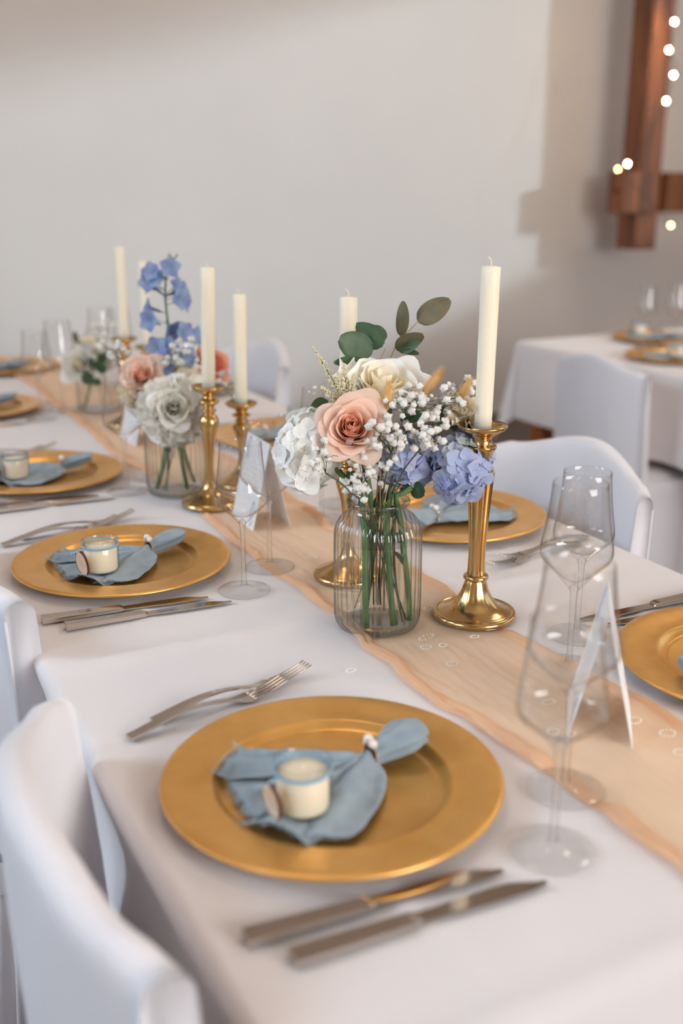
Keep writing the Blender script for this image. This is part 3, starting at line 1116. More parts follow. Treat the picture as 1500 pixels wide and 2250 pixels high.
def candlestick(kind, h, loc, label, candle_label, candle_h=.205, tilt=(0, 0), rc=.0120):
    t = thing('candlestick', label, 'candlestick', loc, 0, 'brass candlesticks')
    t.rotation_euler = (tilt[0], tilt[1], 0)
    if kind == 'fluted':
        k = h / .263
        MB().lathe(spline([(.0002, .0006), (.050, .0006), (.0555, .0015), (.0568, .0045), (.0550, .0080), (.0520, .0090), (.0500, .0082), (.0485, .0088), (.042, .0110), (.032, .0165), (.024, .0260), (.0185, .0370), (.0150, .0480), (.0135, .0520)], 4), 72, mod=lambda a, z: 1 + (.018 * math.cos(a * 12) * smooth01((z - .012) / .02))).obj('base', 'brass', t)
        MB().lathe(spline([(.0130, .0515), (.0160, .0530), (.0172, .0560), (.0160, .0590), (.0125, .0602)], 4), 40).obj('collar', 'brass', t)
        MB().lathe([(r, .060 + (z - .060) * (h * .93 - .060) / (.245 - .060)) for r, z in spline([(.0122, .0600), (.0112, .0680), (.0108, .0900), (.0118, .1150), (.0138, .1500), (.0162, .1850), (.0175, .2020), (.0165, .2090), (.0120, .2140), (.0118, .2200), (.0150, .2280), (.0190, .2350), (.0185, .2380), (.0140, .2400), (.0125, .2450)], 4)], 96, mod=lambda a, z: 1 + (.045 * math.cos(a * 10) if z < h * .77 else 0)).obj('stem', 'brass', t)
        cup = [(.0120, h - .020), (.0130, h - .014), (.0200, h - .009), (.0290, h - .004), (.0325, h), (.0320, h + .002), (.0290, h - .001), (.0180, h - .006), (.0002, h - .007)]
    else:
        s = h / .217
        base = [(.0002, .0006), (.046, .0006), (.0510, .0018), (.0520, .0050), (.0490, .0090), (.042, .0125), (.034, .0165), (.022, .0230), (.0130, .0330), (.0095, .0430)]
        MB().lathe(spline([(r, z) for r, z in base], 4), 56).obj('base', 'brass', t)
        st = [(.0095, .0430), (.0085, .0500), (.0072, .0700), (.0080, .0900), (.0100, .1150), (.0145, .1380), (.0180, .1520), (.0150, .1640), (.0095, .1690), (.0125, .1730), (.0130, .1765), (.0090, .1800), (.0110, .1840), (.0175, .1890), (.0180, .1935), (.0110, .1985), (.0095, .2020)]
        MB().lathe(spline([(r, .043 + (z - .043) * (h - .015 - .043) / (.202 - .043)) for r, z in st], 4), 48).obj('stem', 'brass', t)
        cup = [(.0098, h - .016), (.0130, h - .010), (.0240, h - .006), (.0300, h - .001), (.0315, h + .002), (.0300, h + .003), (.0270, h - .001), (.0160, h - .004), (.0002, h - .005)]
    MB().lathe(cup, 56).obj('drip_cup', 'brass', t)
    t_m = Matrix.Translation(loc) @ Euler((tilt[0], tilt[1], 0)).to_matrix().to_4x4()
    c = thing('taper_candle', candle_label, 'candle', t_m @ Vector((0, 0, h - .0058)), 0, 'cream dinner candles')
    c.rotation_euler = (tilt[0] * 1.1, tilt[1] * 1.1 + .006, 0)
    pr = [(.0002, 0), (rc * .93, 0), (rc * .94, .02)] + [(rc * (.94 + .06 * k / 8), .02 + (candle_h - .022) * k / 8) for k in range(1, 9)] + [(rc * .93, candle_h), (rc * .4, candle_h + .0006), (.0002, candle_h + .0012)]
    MB().lathe(pr, 36).obj('wax', 'wax', c)
    MB().tube([(0, 0, candle_h), (.0004, 0, candle_h + .004), (-.001, 0, candle_h + .008), (-.004, .001, candle_h + .011)], .0008, 5).obj('wick', 'wick', c)
    return t


ZR = TZ + .003
def G(x, y, z=ZR):
    p = on_plane(x, y, TZ)
    return (p.x, p.y, z)


candlestick('fluted', .263, G(1041, 1356), 'tall fluted brass candlestick right of the large bouquet', 'cream taper candle in the tall fluted candlestick', .207, (0, .008))
candlestick('knopped', .208, G(765, 1270), 'brass candlestick half hidden behind the large bouquet vase', 'cream taper candle rising behind the eucalyptus leaves', .210, (0, -.004), rc=.0125)
candlestick('knopped', .217, G(462, 1112), 'knopped brass candlestick right of the middle flower vase', 'tall cream candle right of the blue delphinium', .214, (0, .022), rc=.0125)
candlestick('knopped', .160, G(534, 1067), 'short brass candlestick just behind the two left wine glasses', 'shorter cream candle behind the knopped candlestick candle', .212, (0, .004), rc=.0125)
candlestick('knopped', .210, G(284, 936), 'brass candlestick left of the delphinium, at the third flower vase', 'tallest far cream candle left of the delphinium', .218, (0, 0), rc=.0118)
candlestick('knopped', .172, G(330, 912), 'low brass candlestick hidden behind the middle bouquet', 'far cream candle touching the left side of the delphinium', .216, (0, .004), rc=.0118)

# ------------------------------------------------------------------ vases
def make_vase():
    t = thing('glass_vase', 'x', 'vase', (0, 0, 0), 0, 'ribbed glass vases')

    def rib(a, z):
        k = smooth01((z - .006) / .01) * (1 - smooth01((z - .150) / .008))
        return 1 + k * (.020 * abs(math.cos(a * 17)) - .010) * 1.9
    prof = spline([(.0002, .0), (.047, .0), (.0535, .0025), (.0562, .009), (.0570, .030), (.0572, .075), (.0570, .120), (.0555, .134), (.0505, .1455), (.0430, .1530), (.0385, .1570), (.0365, .1605)], 4)
    MB().lathe(prof, 340, mod=rib).obj('body', 'vase_glass', t)
    MB().lathe([(.0002, .0062), (.046, .0062), (.0505, .009), (.0525, .016)], 48).obj('thick_bottom', 'glass', t)
    MB().lathe(spline([(.0365, .1600), (.0362, .1640), (.0385, .1660), (.0408, .1675), (.0418, .1700), (.0408, .1725), (.0385, .1730), (.0362, .1715), (.0345, .1680), (.0340, .1640)], 3), 48).obj('rim', 'vase_glass', t)
    MB().lathe([(.0530, .120), (.0500, .1188), (.0002, .1186)], 48).obj('water', 'water', t)
    return t


P_VASE = make_vase()
V1 = Vector(G(828, 1372))
V2 = Vector(G(390, 1082))
V3 = Vector((.70, 2.72, ZR))
place(P_VASE, 'vase', V1, 0, 'ribbed clear glass vase of the large foreground bouquet')
place(P_VASE, 'vase', V2, .05, 'ribbed glass vase of the middle bouquet with the delphinium')
place(P_VASE, 'vase', V3, .1, 'ribbed glass vase of the farthest small bouquet')


# ------------------------------------------------------------------ flowers
def frame_to(axis, roll=0.0):
    q = Vector(axis).normalized().to_track_quat('Z', 'Y')
    return q.to_matrix().to_4x4() @ Matrix.Rotation(roll, 4, 'Z')


def stem_path(vase, head, k, seed):
    """from the vase's floor through its neck to the flower head (vase-local)"""
    r = random.Random(seed)
    a = r.uniform(0, 2 * PI)
    foot = Vector((.040 * math.cos(a), .040 * math.sin(a), .010))
    neck = Vector((-.018 * math.cos(a) * .6 + head.x * .10, -.018 * math.sin(a) * .6 + head.y * .10, .160))
    neck.xy = neck.xy if neck.xy.length < .026 else neck.xy.normalized() * .026
    mid = neck.lerp(head, .5)
    mid.z = max(mid.z, neck.z + .012)
    mid.xy = mid.xy * .75
    pts = []
    ctrl = [foot, neck, mid, head]
    for j in range(17):
        t = j / 16
        pts.append(ctrl[0] * (1 - t) ** 3 + ctrl[1] * 3 * t * (1 - t) ** 2 + ctrl[2] * 3 * t * t * (1 - t) + ctrl[3] * t ** 3)
    # hold the stem inside the neck and body of the vase
    for p in pts:
        lim = .048 if p.z < .13 else (.027 if p.z < .178 else 9)
        if p.xy.length > lim:
            p.xy = p.xy.normalized() * lim
    return pts


def flower(name, label, cat, vase, head, stem_r, seed, stem_mat='stem_green', group=None, foot=None, leaves=0):
    t = thing(name, label, cat, vase, 0, group)
    pts = stem_path(vase, head, 0, seed)
    if foot:
        k = len(pts)
        for i, p in enumerate(pts):
            w = max(0, 1 - i / (k * .55))
            p.xy = p.xy * (1 - w) + Vector(foot) * w
            p.z = p.z
    MB().tube(pts, stem_r, 7).obj('stem', stem_mat, t)
    r = random.Random(seed + 99)
    for j in range(leaves):
        p = pts[3 + 2 * j]
        a = r.uniform(0, 2 * PI)
        d = Vector((math.cos(a), math.sin(a), r.uniform(.4, 1.2)))
        lf = leaf_mesh(r.uniform(.024, .036), .007, .15)
        o = mk('leaf', lf, 'leaf_green', t)
        o.matrix_local = Matrix.Translation(p) @ frame_to(d, r.uniform(0, 6)) @ Matrix.Rotation(0, 4, 'X')
    return t, pts


def leaf_mesh(L, W, bend, fold=.25, n=8):
    """leaf blade along +z from the origin, face towards -y"""
    def fn(u, w):
        s = 2 * u - 1
        wd = W * max(.01, math.sin(PI * min(1, w ** .80 * .98 + .015))) ** .72
        return (s * wd, -bend * L * w * w + fold * abs(s) * wd, L * w)
    return MB().grid(fn, 6, n).mesh('leaf')


def round_leaf_mesh(L, W, bend, seed, notch=.0):
    def fn(u, w):
        s = 2 * u - 1
        wd = W * max(0.02, math.sin(PI * (w ** .85) * .965 + .035)) ** .55
        z = L * w - notch * L * (1 - abs(s)) * smooth01((w - .7) / .3)
        return (s * wd, -bend * L * (w * w) + .10 * abs(s) ** 2 * W + .0012 * fbm(s * 2, w * 3, seed, 2), z)
    return MB().grid(fn, 8, 10).mesh('leaf')


def petal_mesh(fn, nu=10, nv=8, name='petal'):
    return MB().grid(fn, nu, nv).mesh(name)


def rose(t, head, axis, R, mats, seed, n=24, open_=1.0):
    r = random.Random(seed)
    M = Matrix.Translation(head) @ frame_to(axis, r.uniform(0, 6))
    for k in range(n):
        q = k / (n - 1)
        th = k * 2.399 + r.uniform(-.2, .2)
        W = 1.65 - .80 * q
        rk = R * (.07 + .80 * q ** 1.05) * open_
        hk = R * (1.15 - .38 * q)
        flare = R * .34 * q ** 1.6
        droop = R * .30 * q ** 2
        wob = r.uniform(0, 9)
        pt = .12 + .22 * q

        def fn(u, w, th=th, W=W, rk=rk, hk=hk, flare=flare, droop=droop, wob=wob, q=q, pt=pt):
            s = 2 * u - 1
            top = 1 - (.30 + .1 * q) * abs(s) ** 2.6 + .05 * (1 - abs(s)) * q
            v = w * top
            rho = .10 * R * (1 - v) + rk * (1 - max(0, 1 - v) ** 2.3) + flare * v ** 5 * (1 - .35 * s * s) * (1 + .25 * math.sin(s * 3 + wob))
            rho *= 1 + .16 * s * (1 - .6 * q)
            z = -.62 * R + hk * v - droop * v ** 6
            rho += .018 * R * math.sin(s * 4 + wob) * v
            z += .022 * R * math.sin(s * 5 + wob * 2) * v * v * q
            a = th + s * W * (.25 + .75 * min(1, v * 2.4))
            return (rho * math.cos(a), rho * math.sin(a), z)
        me = petal_mesh(fn, 14, 11)
        o = mk('petal', me, mats[0] if q < .40 else mats[1], t)
        o.matrix_local = M
    # green sepals under the head
    for k in range(4):
        o = mk('sepal', leaf_mesh(R * .6, R * .12, -.3), 'leaf_green', t)
        o.matrix_local = M @ Matrix.Translation((0, 0, -R * .62)) @ Matrix.Rotation(k * PI / 2, 4, 'Z') @ Matrix.Rotation(1.1, 4, 'X')


def cup_rose(t, head, axis, R, mats, seed):
    """full rounded rose seen from the side: globe of inner petals, broad wavy outer petals turned out at the top"""
    r = random.Random(seed)
    M = Matrix.Translation(head) @ frame_to(axis, r.uniform(0, 6))
    n = 22
    for k in range(n):
        q = k / (n - 1)
        th = k * 2.399 + r.uniform(-.25, .25)
        W = 1.5 - .55 * q
        wob = r.uniform(0, 9)
        rk = R * (.14 + .66 * q)
        top_z = R * (.50 - .10 * q + r.uniform(-.06, .06))

        def fn(u, w, th=th, W=W, wob=wob, rk=rk, q=q, top_z=top_z):
            s = 2 * u - 1
            v = w * (1 - .28 * abs(s) ** 3)
            rho = rk * math.sin(PI * .5 * min(1, .08 + v * 1.25)) ** .8
            z = -.55 * R + (top_z + .55 * R) * v
            fl = smooth01((v - .66) / .34) * q
            rho += R * fl * (.44 + .13 * math.sin(s * 6 + wob))
            z += R * fl * (.06 * math.sin(s * 7 + wob * 2) - .10 * q)
            rho *= 1 + .10 * s * (1 - q)
            a = th + s * W * (.35 + .65 * min(1, v * 2))
            return (rho * math.cos(a), rho * math.sin(a), z)
        o = mk('petal', petal_mesh(fn, 16, 12), mats[0] if q < .45 else mats[1], t)
        o.matrix_local = M


def carnation(t, head, axis, R, mat, seed, n=30):
    r = random.Random(seed)
    M = Matrix.Translation(head) @ frame_to(axis, r.uniform(0, 6))
    for k in range(n):
        q = (k + .5) / n
        th = k * 2.399
        phi = math.radians(8 + 92 * q ** .8) + r.uniform(-.12, .12)
        L = R * (1.0 + .10 * r.uniform(-1, 1))
        wob = r.uniform(0, 9)

        def fn(u, w, L=L, wob=wob):
            s = 2 * u - 1
            wd = L * .62 * w ** .8
            z = L * w * (1 - .16 * s * s) + .05 * L * math.sin(s * 15 + wob) * w ** 4
            y = .16 * L * math.sin(s * 8 + wob) * w ** 2.5 - .10 * L * w * w
            return (s * wd, y, z)
        o = mk('petal', petal_mesh(fn, 16, 6), mat, t)
        o.matrix_local = M @ Matrix.Translation((0, 0, -R * .45)) @ Matrix.Rotation(th, 4, 'Z') @ Matrix.Rotation(phi * .95, 4, 'X') @ Matrix.Rotation(r.uniform(-.5, .5), 4, 'Z')


def floret_mesh(r, cup, seed):
    rr = random.Random(seed)
    mb = MB()
    for k in range(4):
        tilt = cup + rr.uniform(-.18, .18)
        ps = rr.uniform(.9, 1.1)
        wob = rr.uniform(0, 6)

        def fn(u, w, ps=ps, wob=wob):
            s = 2 * u - 1
            L = r * ps
            wd = L * .60 * max(.01, math.sin(PI * (w ** .75) * .90 + .06)) ** .62
            return (s * wd, L * w * (1 - .08 * s * s * w), L * (.10 * abs(s) ** 2 + .05 * math.sin(s * 3 + wob) * w) - .10 * L * w * w)
        M = Matrix.Rotation(k * PI / 2 + rr.uniform(-.12, .12), 4, 'Z') @ Matrix.Translation((0, r * .03, .0004 * k)) @ Matrix.Rotation(tilt, 4, 'X')
        mb.grid(fn, 6, 5, M=M)
    mb.ball(Vector((0, 0, r * .06)), r * .09, 6, 4)
    return mb.mesh('floret')


def hydrangea(t, head, axis, sz, fr, mats, seed, n=46, cover=.62):
    r = random.Random(seed)
    base = [[floret_mesh(fr * k, .25, seed + 10 * i + j) for j, k in enumerate((1.0, .9, 1.1))] for i in range(len(mats))]
    M = Matrix.Translation(head) @ frame_to(axis, r.uniform(0, 6))
    hub = MB().ball(Vector((0, 0, 0)), 1.0, 16, 10, (sz[0] * .80, sz[1] * .80, sz[2] * .80)).obj('flower_core', mats[-1], t)
    hub.matrix_local = M
    for k in range(n):
        z = 1 - 2 * cover * 1.55 * (k + .5) / n
        z = max(-.96, z)
        a = k * 2.39996 + r.uniform(-.2, .2)
        s = math.sqrt(max(0, 1 - z * z))
        d = Vector((s * math.cos(a), s * math.sin(a), z))
        pos = Vector((d.x * sz[0], d.y * sz[1], d.z * sz[2])) * r.uniform(.86, 1.0)
        nn = Vector((d.x / sz[0], d.y / sz[1], d.z / sz[2])).normalized()
        nn = (nn + Vector((r.uniform(-1, 1), r.uniform(-1, 1), r.uniform(-1, 1))) * .28).normalized()
        i = 0 if r.random() < .68 else (r.randrange(len(mats)))
        o = mk('floret', base[i][r.randrange(3)], mats[i], t)
        o.matrix_local = M @ Matrix.Translation(pos) @ frame_to(nn, r.uniform(0, 6))


def puff_mesh(r, seed):
    rr = random.Random(seed)
    mb = MB()
    ph = rr.uniform(0, 9)

    def fn(u, w):
        a, b = 2 * PI * u, PI * w
        k = r * (1 + .22 * math.sin(a * 5 + ph) * math.sin(b) + .16 * math.sin(b * 7 + ph + a * 2))
        return (k * math.sin(b) * math.cos(a), k * math.sin(b) * math.sin(a), -k * math.cos(b) * .9)
    mb.grid(fn, 10, 6, True)
    return mb.mesh('blossom')


PUFFS = [puff_mesh(.0052, 1), puff_mesh(.0046, 2), puff_mesh(.0036, 3), puff_mesh(.0026, 4)]


def breath(label, vase, centre, spread, n, seed, group='baby breath sprigs', scale=1.0):
    """baby's breath: wiry branching stems, each tip with a small white blossom"""
    r = random.Random(seed)
    root = thing('baby_breath', label, 'flower', vase, 0, group)
    c = Vector(centre)
    main = stem_path(vase, c - Vector((0, 0, spread.z * .9)), 0, seed)
    mb = MB().tube(main, .0011, 5)
    hub = main[-1]
    bl = []
    for k in range(max(3, n // 5)):
        node = c + Vector((r.uniform(-1, 1) * spread.x * .6, r.uniform(-1, 1) * spread.y * .6, r.uniform(-.7, .5) * spread.z))
        mb.tube([hub, hub.lerp(node, .5) + Vector((0, 0, .004)), node], .00055, 4)
        for j in range(5):
            tip = node + Vector((r.gauss(0, .45) * spread.x, r.gauss(0, .45) * spread.y, r.gauss(.2, .45) * spread.z))
            mb.tube([node, node.lerp(tip, .6) + Vector((0, 0, .002)), tip], .00036, 4)
            bl.append(tip)
    mb.obj('stems', 'stem_dark', root)
    for p in bl[:n]:
        o = mk('blossom', PUFFS[r.choice((0, 0, 1, 1, 2, 3))], 'breath', root)
        o.matrix_local = Matrix.Translation(p) @ Euler((r.uniform(0, 3), r.uniform(0, 3), 0)).to_matrix().to_4x4() @ Matrix.Scale(scale, 4)
    return root


def bunny_tail(label, vase, head, axis, L, seed):
    t, pts = flower('bunny_tail_grass', label, 'dried grass', vase, head, .0008, seed, 'twig', 'dried bunny tails')
    M = Matrix.Translation(head) @ frame_to(axis)
    mb = MB().lathe([(.0002, 0), (.0042, L * .12), (.0064, L * .35), (.0058, L * .65), (.0032, L * .88), (.0002, L)], 14)
    o = mb.obj('seed_head', 'bunny_tail', t)
    o.matrix_local = M
    hb = MB()
    r = random.Random(seed)
    for k in range(560):
        w = r.uniform(.03, .95)
        a = r.uniform(0, 2 * PI)
        rad = .0064 * math.sin(PI * min(1, w * .9 + .08)) ** .7
        p = Vector((rad * math.cos(a), rad * math.sin(a), L * w))
        e = p + Vector((math.cos(a) * .0045, math.sin(a) * .0045, .0075))
        s = Vector((-math.sin(a), math.cos(a), 0)) * .00022
        hb.add([p - s, p + s, e], [(0, 1, 2)])
    o = hb.obj('hairs', 'bunny_tail', t, smooth=False)
    o['kind'] = 'stuff'
    o.matrix_local = M
    return t


def leafy_branch(name, label, vase, path_px, leaves, seed, group, r0=.0010, mat='twig'):
    """branch through world points; leaves: (attach point, tip point, half width, material, twist)"""
    t = thing(name, label, 'foliage', vase, 0, group)
    pts = [Vector(p) - vase for p in path_px]
    MB().tube(pts, [r0 * (1.2 - .7 * k / (len(pts) - 1)) for k in range(len(pts))], 6).obj('stem', mat, t)
    for (a, b, w, m, tw) in leaves:
        a, b = Vector(a) - vase, Vector(b) - vase
        d = b - a
        o = mk('leaf', round_leaf_mesh(d.length, w, .10, seed), m, t)
        seed += 1.7
        zz = d.normalized()
        face = (CAM - vase - a).normalized()
        face = (face - zz * face.dot(zz)).normalized()
        xx = face.cross(zz).normalized() * -1
        B = Matrix(((xx.x, -face.x, zz.x, a.x), (xx.y, -face.y, zz.y, a.y), (xx.z, -face.z, zz.z, a.z), (0, 0, 0, 1)))
        o.matrix_local = B @ Matrix.Rotation(tw, 4, 'Z')
    return t


def D(x, y, z):
    return at_depth(x, y, z)


# ---- large foreground bouquet
def L1(x, y, z):
    return at_depth(x, y, z) - V1


view = (CAM - V1).normalized()
t, p = flower('rose', 'open blush pink rose at the centre of the large bouquet', 'flower', V1, L1(778, 948, 1.395), .0032, 3, group='roses', leaves=3)
rose(t, L1(772, 938, 1.362), (-.50, -.95, .58), .0430, ('rose_pink_core', 'rose_pink'), 5, 34)
t, p = flower('rose', 'large white rose at the top of the large bouquet', 'flower', V1, L1(838, 880, 1.46), .0032, 8, group='roses', leaves=3)
cup_rose(t, L1(838, 858, 1.44), (-.10, -.42, 1.0), .056, ('petal_cream', 'petal_white'), 9)
t, p = flower('hydrangea', 'white hydrangea head on the left of the large bouquet', 'flower', V1, L1(700, 1000, 1.42), .0042, 12, group='hydrangeas', foot=(-.032, -.030))
hydrangea(t, L1(678, 990, 1.415), (-.8, -.55, .25), (.052, .040, .040), .0185, ('hydrangea_white', 'petal_white'), 13, 52, .60)
t, p = flower('hydrangea', 'blue hydrangea head at the right of the large bouquet', 'flower', V1, L1(990, 1020, 1.42), .0040, 15, group='hydrangeas', foot=(.030, -.034), leaves=3)
hydrangea(t, L1(1016, 1024, 1.395), (.45, -.75, .25), (.041, .049, .034), .0165, ('hydrangea_blue', 'hydrangea_pale'), 16, 54, .60)
t, p = flower('hydrangea', 'pale blue hydrangea head low in the middle of the large bouquet', 'flower', V1, L1(890, 1000, 1.42), .0040, 18, group='hydrangeas', foot=(.002, -.040), leaves=3)
hydrangea(t, L1(893, 1012, 1.405), (.05, -.9, .10), (.031, .036, .028), .0185, ('hydrangea_blue', 'hydrangea_pale'), 19, 36, .60)
t, p = flower('carnation', 'cream carnation touching the tall candle in the large bouquet', 'flower', V1, L1(1030, 930, 1.41), .0020, 21, group='carnations')
carnation(t, L1(1040, 910, 1.405), (.40, -.45, .75), .031, 'petal_cream', 22, 30)
SP = Vector
for (x, y, z, sx, sz, n, lab) in [
        (905, 885, 1.385, .036, .022, 38, 'baby breath sprig at the middle of the large bouquet'),
        (860, 960, 1.350, .030, .024, 40, 'baby breath sprig right of the pink rose'),
        (965, 895, 1.400, .034, .022, 36, 'baby breath sprig above the blue hydrangea'),
        (1000, 860, 1.420, .030, .016, 24, 'baby breath sprig before the dried grass tails'),
        (925, 955, 1.355, .028, .020, 38, 'baby breath sprig over the pale blue hydrangea'),
        (795, 1030, 1.365, .028, .024, 34, 'baby breath sprig under the pink rose'),
        (780, 1072, 1.375, .020, .020, 26, 'baby breath sprig hanging over the vase rim'),
        (715, 1015, 1.340, .016, .016, 12, 'baby breath sprig before the white hydrangea')]:
    breath(lab, V1, L1(x, y, z), SP((sx, sx * .7, sz)), n, int(x + y))
for (x, y, x2, y2, z, lab) in [(846, 905, 856, 838, 1.375, 'dried bunny tail just right of the white rose'), (928, 868, 972, 812, 1.405, 'tallest dried bunny tail over the baby breath'), (1000, 900, 1032, 832, 1.405, 'dried bunny tail beside the cream carnation')]:
    a, b = L1(x, y, z), L1(x2, y2, z + .005)
    bunny_tail(lab, V1, a, b - a, (b - a).length * 1.02, int(x))
B0 = L1(835, 870, 1.48) + V1
leafy_branch('eucalyptus_branch', 'eucalyptus branch with dark leaves rising above the white rose', V1,
             [V1 + Vector((.01, .02, .02)), V1 + Vector((.006, .015, .165)), D(840, 900, 1.485), D(858, 785, 1.49), D(880, 738, 1.495), D(900, 726, 1.50), D(918, 706, 1.505)],
             [(D(918, 706, 1.505), D(986, 660, 1.515), .0165, 'leaf_olive', .1), (D(880, 738, 1.495), D(888, 664, 1.50), .0105, 'leaf_olive', -.5), (D(868, 765, 1.49), D(930, 735, 1.48), .0125, 'leaf_olive', .35),
              (D(870, 768, 1.488), D(922, 774, 1.475), .0065, 'leaf_green', .7), (D(876, 770, 1.49), D(925, 755, 1.47), .0085, 'leaf_green', -.6)], 1.0, 'eucalyptus branches')
leafy_branch('eucalyptus_branch', 'eucalyptus branch with broad green leaves left of the bouquet top', V1,
             [V1 + Vector((-.01, .02, .02)), V1 + Vector((-.006, .015, .165)), D(820, 900, 1.485), D(835, 790, 1.475), D(847, 765, 1.475)],
             [(D(818, 776, 1.47), D(744, 744, 1.46), .0205, 'leaf_green', .1), (D(842, 758, 1.475), D(776, 716, 1.485), .0170, 'leaf_green', -.2), (D(842, 750, 1.475), D(822, 716, 1.48), .0110, 'leaf_green', .3),
              (D(790, 788, 1.465), D(732, 800, 1.455), .0075, 'leaf_green', .4)], 5.0, 'eucalyptus branches', mat='twig')
leafy_branch('eucalyptus_branch', 'small green leaves tucked among the hydrangeas of the large bouquet', V1,
             [V1 + Vector((.005, -.01, .02)), V1 + Vector((.004, -.008, .165)), D(900, 1040, 1.41), D(930, 960, 1.42), D(990, 930, 1.435)],
             [(D(985, 935, 1.435), D(1046, 925, 1.42), .016, 'leaf_green', .2), (D(960, 935, 1.43), D(1000, 895, 1.42), .012, 'leaf_green', -.2), (D(900, 1070, 1.40), D(935, 1085, 1.38), .011, 'leaf_green', .2), (D(880, 925, 1.40), D(925, 905, 1.385), .010, 'leaf_green', .3),
              (D(860, 915, 1.40), D(838, 895, 1.38), .009, 'leaf_green', .3), (D(720, 880, 1.43), D(684, 905, 1.42), .011, 'leaf_green', .1), (D(780, 1060, 1.39), D(762, 1035, 1.375), .009, 'leaf_green', .2)], 8.0, 'eucalyptus branches', mat='stem_green')
# astilbe plume
t, p = flower('astilbe', 'feathery cream astilbe plume leaning left over the pink rose', 'flower', V1, L1(765, 905, 1.41), .0012, 31, group='astilbe plumes')
r = random.Random(5)
tips = [((765, 905), (732, 830), (686, 762)), ((765, 905), (745, 860), (742, 818)), ((765, 905), (770, 860), (778, 822)), ((765, 905), (735, 870), (706, 850)), ((765, 905), (760, 850), (757, 800))]
for a, b, c in tips:
    pa, pb, pc = L1(*a, 1.41), L1(*b, 1.392), L1(*c, 1.385)
    cu = [bez(pa, pb, pc, k / 10) for k in range(11)]
    MB().tube(cu, .0007, 5).obj('stalk', 'stem_green', t)
    mb = MB()
    for k in range(170):
        w = r.uniform(.32, 1)
        q = bez(pa, pb, pc, w)
        rad = .0085 * (1.08 - w)
        q = q + Vector((r.gauss(0, 1), r.gauss(0, 1), r.gauss(0, 1))) * rad * .6
        mb.ball(q, r.uniform(.0008, .0016), 5, 3)
    o = mb.obj('plume', 'astilbe', t)
    o['kind'] = 'stuff'

# ---- middle bouquet
def L2(x, y, z):
    return at_depth(x, y, z) - V2


t, p = flower('rose', 'peach rose at the left of the middle bouquet', 'flower', V2, L2(318, 840, 2.0), .003, 41, group='roses')
rose(t, L2(308, 822, 1.99), (-.45, -.9, .5), .040, ('rose_pink_core', 'rose_pink'), 42, 18)
t, p = flower('rose', 'coral rose behind the candle in the middle bouquet', 'flower', V2, L2(470, 810, 2.10), .003, 44, group='roses')
rose(t, L2(462, 795, 2.10), (.2, -.7, .8), .042, ('rose_coral', 'rose_coral'), 45, 18)
t, p = flower('peony', 'big ruffled white peony over the middle vase', 'flower', V2, L2(385, 875, 1.99), .004, 47, foot=(.01, -.03))
carnation(t, L2(382, 898, 1.945), (-.25, -.9, .30), .062, 'petal_white', 48, 64)
rose(t, L2(381, 893, 1.918), (-.3, -.9, .35), .040, ('petal_white', 'petal_white'), 49, 16)
t, p = flower('hydrangea', 'white hydrangea head at the back of the middle bouquet', 'flower', V2, L2(405, 850, 2.08), .004, 50, group='hydrangeas')
hydrangea(t, L2(408, 845, 2.08), (0, -.5, .8), (.060, .045, .040), .022, ('petal_white', 'petal_cream'), 51, 34)
t, p = flower('carnation', 'cream carnation low left in the middle bouquet', 'flower', V2, L2(290, 870, 2.0), .002, 53, group='carnations')
carnation(t, L2(285, 862, 2.0), (-.7, -.5, .3), .030, 'petal_cream', 54, 18)
for (x, y, z, n, lab) in [(340, 790, 2.02, 18, 'baby breath sprig left of the delphinium'), (420, 770, 2.06, 20, 'baby breath sprig right of the delphinium'), (260, 775, 2.05, 14, 'baby breath sprig at the left tip of the middle bouquet'), (500, 850, 2.06, 14, 'baby breath sprig between the two middle candles'), (385, 790, 2.0, 16, 'baby breath sprig at the foot of the delphinium')]:
    breath(lab, V2, L2(x, y, z), SP((.036, .026, .026)), n, int(x * 3 + y), scale=1.25)
t, p = flower('delphinium', 'tall blue delphinium spike in the middle bouquet', 'flower', V2, L2(375, 800, 2.05), .003, 57)
spine = [L2(378, 830, 2.05), L2(372, 740, 2.05), L2(362, 650, 2.05), L2(366, 590, 2.05), L2(372, 556, 2.05)]
MB().tube(spine, [.0026, .0024, .0020, .0014, .0006], 6).obj('spike_stem', 'stem_green', t)
bell = MB()
for k in range(5):
    def fn(u, w):
        s = 2 * u - 1
        return (s * .0075 * max(.01, math.sin(PI * min(1, w * .92 + .06))) ** .6, .017 * w, .0045 * w - .006 * w * w + .0012 * s * s)
    bell.grid(fn, 5, 5, M=Matrix.Rotation(k * 2 * PI / 5, 4, 'Z') @ Matrix.Rotation(.55, 4, 'X'))
bell.tube([(0, 0, 0), (0, .002, -.008), (0, .005, -.016)], [.0028, .002, .0008], 6)
bellm = bell.mesh('blossom')
r = random.Random(3)
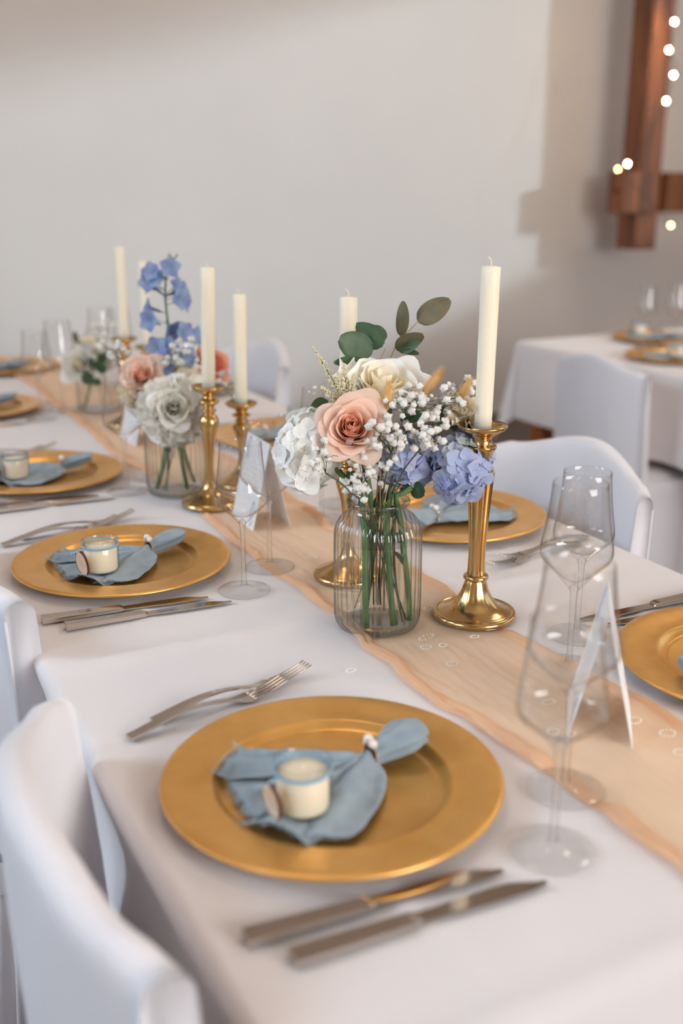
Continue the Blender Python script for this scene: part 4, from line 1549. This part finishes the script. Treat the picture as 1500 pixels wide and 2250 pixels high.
for (x, y, sx, sy) in [(372, 588, 372, 600), (335, 598, 366, 612), (340, 632, 366, 640), (330, 622, 366, 640), (386, 632, 366, 645), (392, 655, 364, 660), (382, 645, 364, 655), (402, 665, 364, 670), (332, 678, 366, 690), (334, 705, 368, 712), (375, 722, 370, 712), (400, 730, 372, 735), (425, 738, 372, 745), (345, 765, 374, 770), (368, 762, 374, 770), (405, 778, 376, 780), (412, 785, 376, 785), (362, 805, 378, 800), (350, 610, 366, 625), (395, 640, 364, 650)]:
    b, s = L2(x, y, 2.03 + r.uniform(-.02, .03)), L2(sx, sy, 2.05)
    MB().tube([s, s.lerp(b, .6) + Vector((0, 0, .003)), b], .0007, 4).obj('flower_stalk', 'stem_green', t)
    o = mk('blossom', bellm, 'delphinium', t)
    ax = (b - s).normalized() + Vector((r.uniform(-.3, .3), -.6, r.uniform(-.4, .2)))
    o.matrix_local = Matrix.Translation(b) @ frame_to(ax, r.uniform(0, 6)) @ Matrix.Scale(r.uniform(1.2, 1.55), 4)
for k in range(6):
    b = L2(360 + 6 * k, 575 - 4 * (k % 3) * 2, 2.05)
    MB().tube([L2(368, 590, 2.05), b], [.0008, .0018], 5).obj('bud', 'stem_green', t)

# ---- farthest bouquet
def L3(x, y, z):
    return at_depth(x, y, z) - V3


t, p = flower('rose', 'cream rose of the farthest bouquet', 'flower', V3, L3(178, 790, 2.72), .003, 61, group='roses')
rose(t, L3(172, 800, 2.70), (-.5, -.8, .5), .046, ('petal_cream', 'petal_white'), 62, 16)
t, p = flower('hydrangea', 'small white hydrangea head of the farthest bouquet', 'flower', V3, L3(215, 790, 2.76), .003, 64, group='hydrangeas')
hydrangea(t, L3(205, 775, 2.78), (0, -.4, .9), (.05, .04, .032), .02, ('petal_cream', 'petal_white'), 65, 22)
breath('baby breath sprig on the right of the farthest bouquet', V3, L3(248, 790, 2.70), SP((.05, .03, .035)), 24, 66, scale=1.4)
breath('baby breath sprig at the top of the farthest bouquet', V3, L3(235, 735, 2.80), SP((.04, .03, .03)), 14, 67, scale=1.4)
leafy_branch('eucalyptus_branch', 'dark green leaves at the front of the farthest bouquet', V3,
             [V3 + Vector((0, -.01, .02)), V3 + Vector((0, -.01, .17)), D(205, 815, 2.68), D(170, 745, 2.75)],
             [(D(205, 825, 2.66), D(178, 838, 2.63), .016, 'leaf_green', 0), (D(212, 815, 2.66), D(235, 800, 2.62), .016, 'leaf_green', 0), (D(210, 800, 2.66), D(190, 795, 2.62), .014, 'leaf_green', .2), (D(170, 755, 2.75), D(163, 728, 2.75), .007, 'leaf_olive', 0),
              (D(215, 830, 2.66), D(205, 850, 2.62), .014, 'leaf_green', .2), (D(220, 800, 2.68), D(228, 775, 2.66), .012, 'leaf_green', .2)], 3.0, 'eucalyptus branches', mat='stem_green')
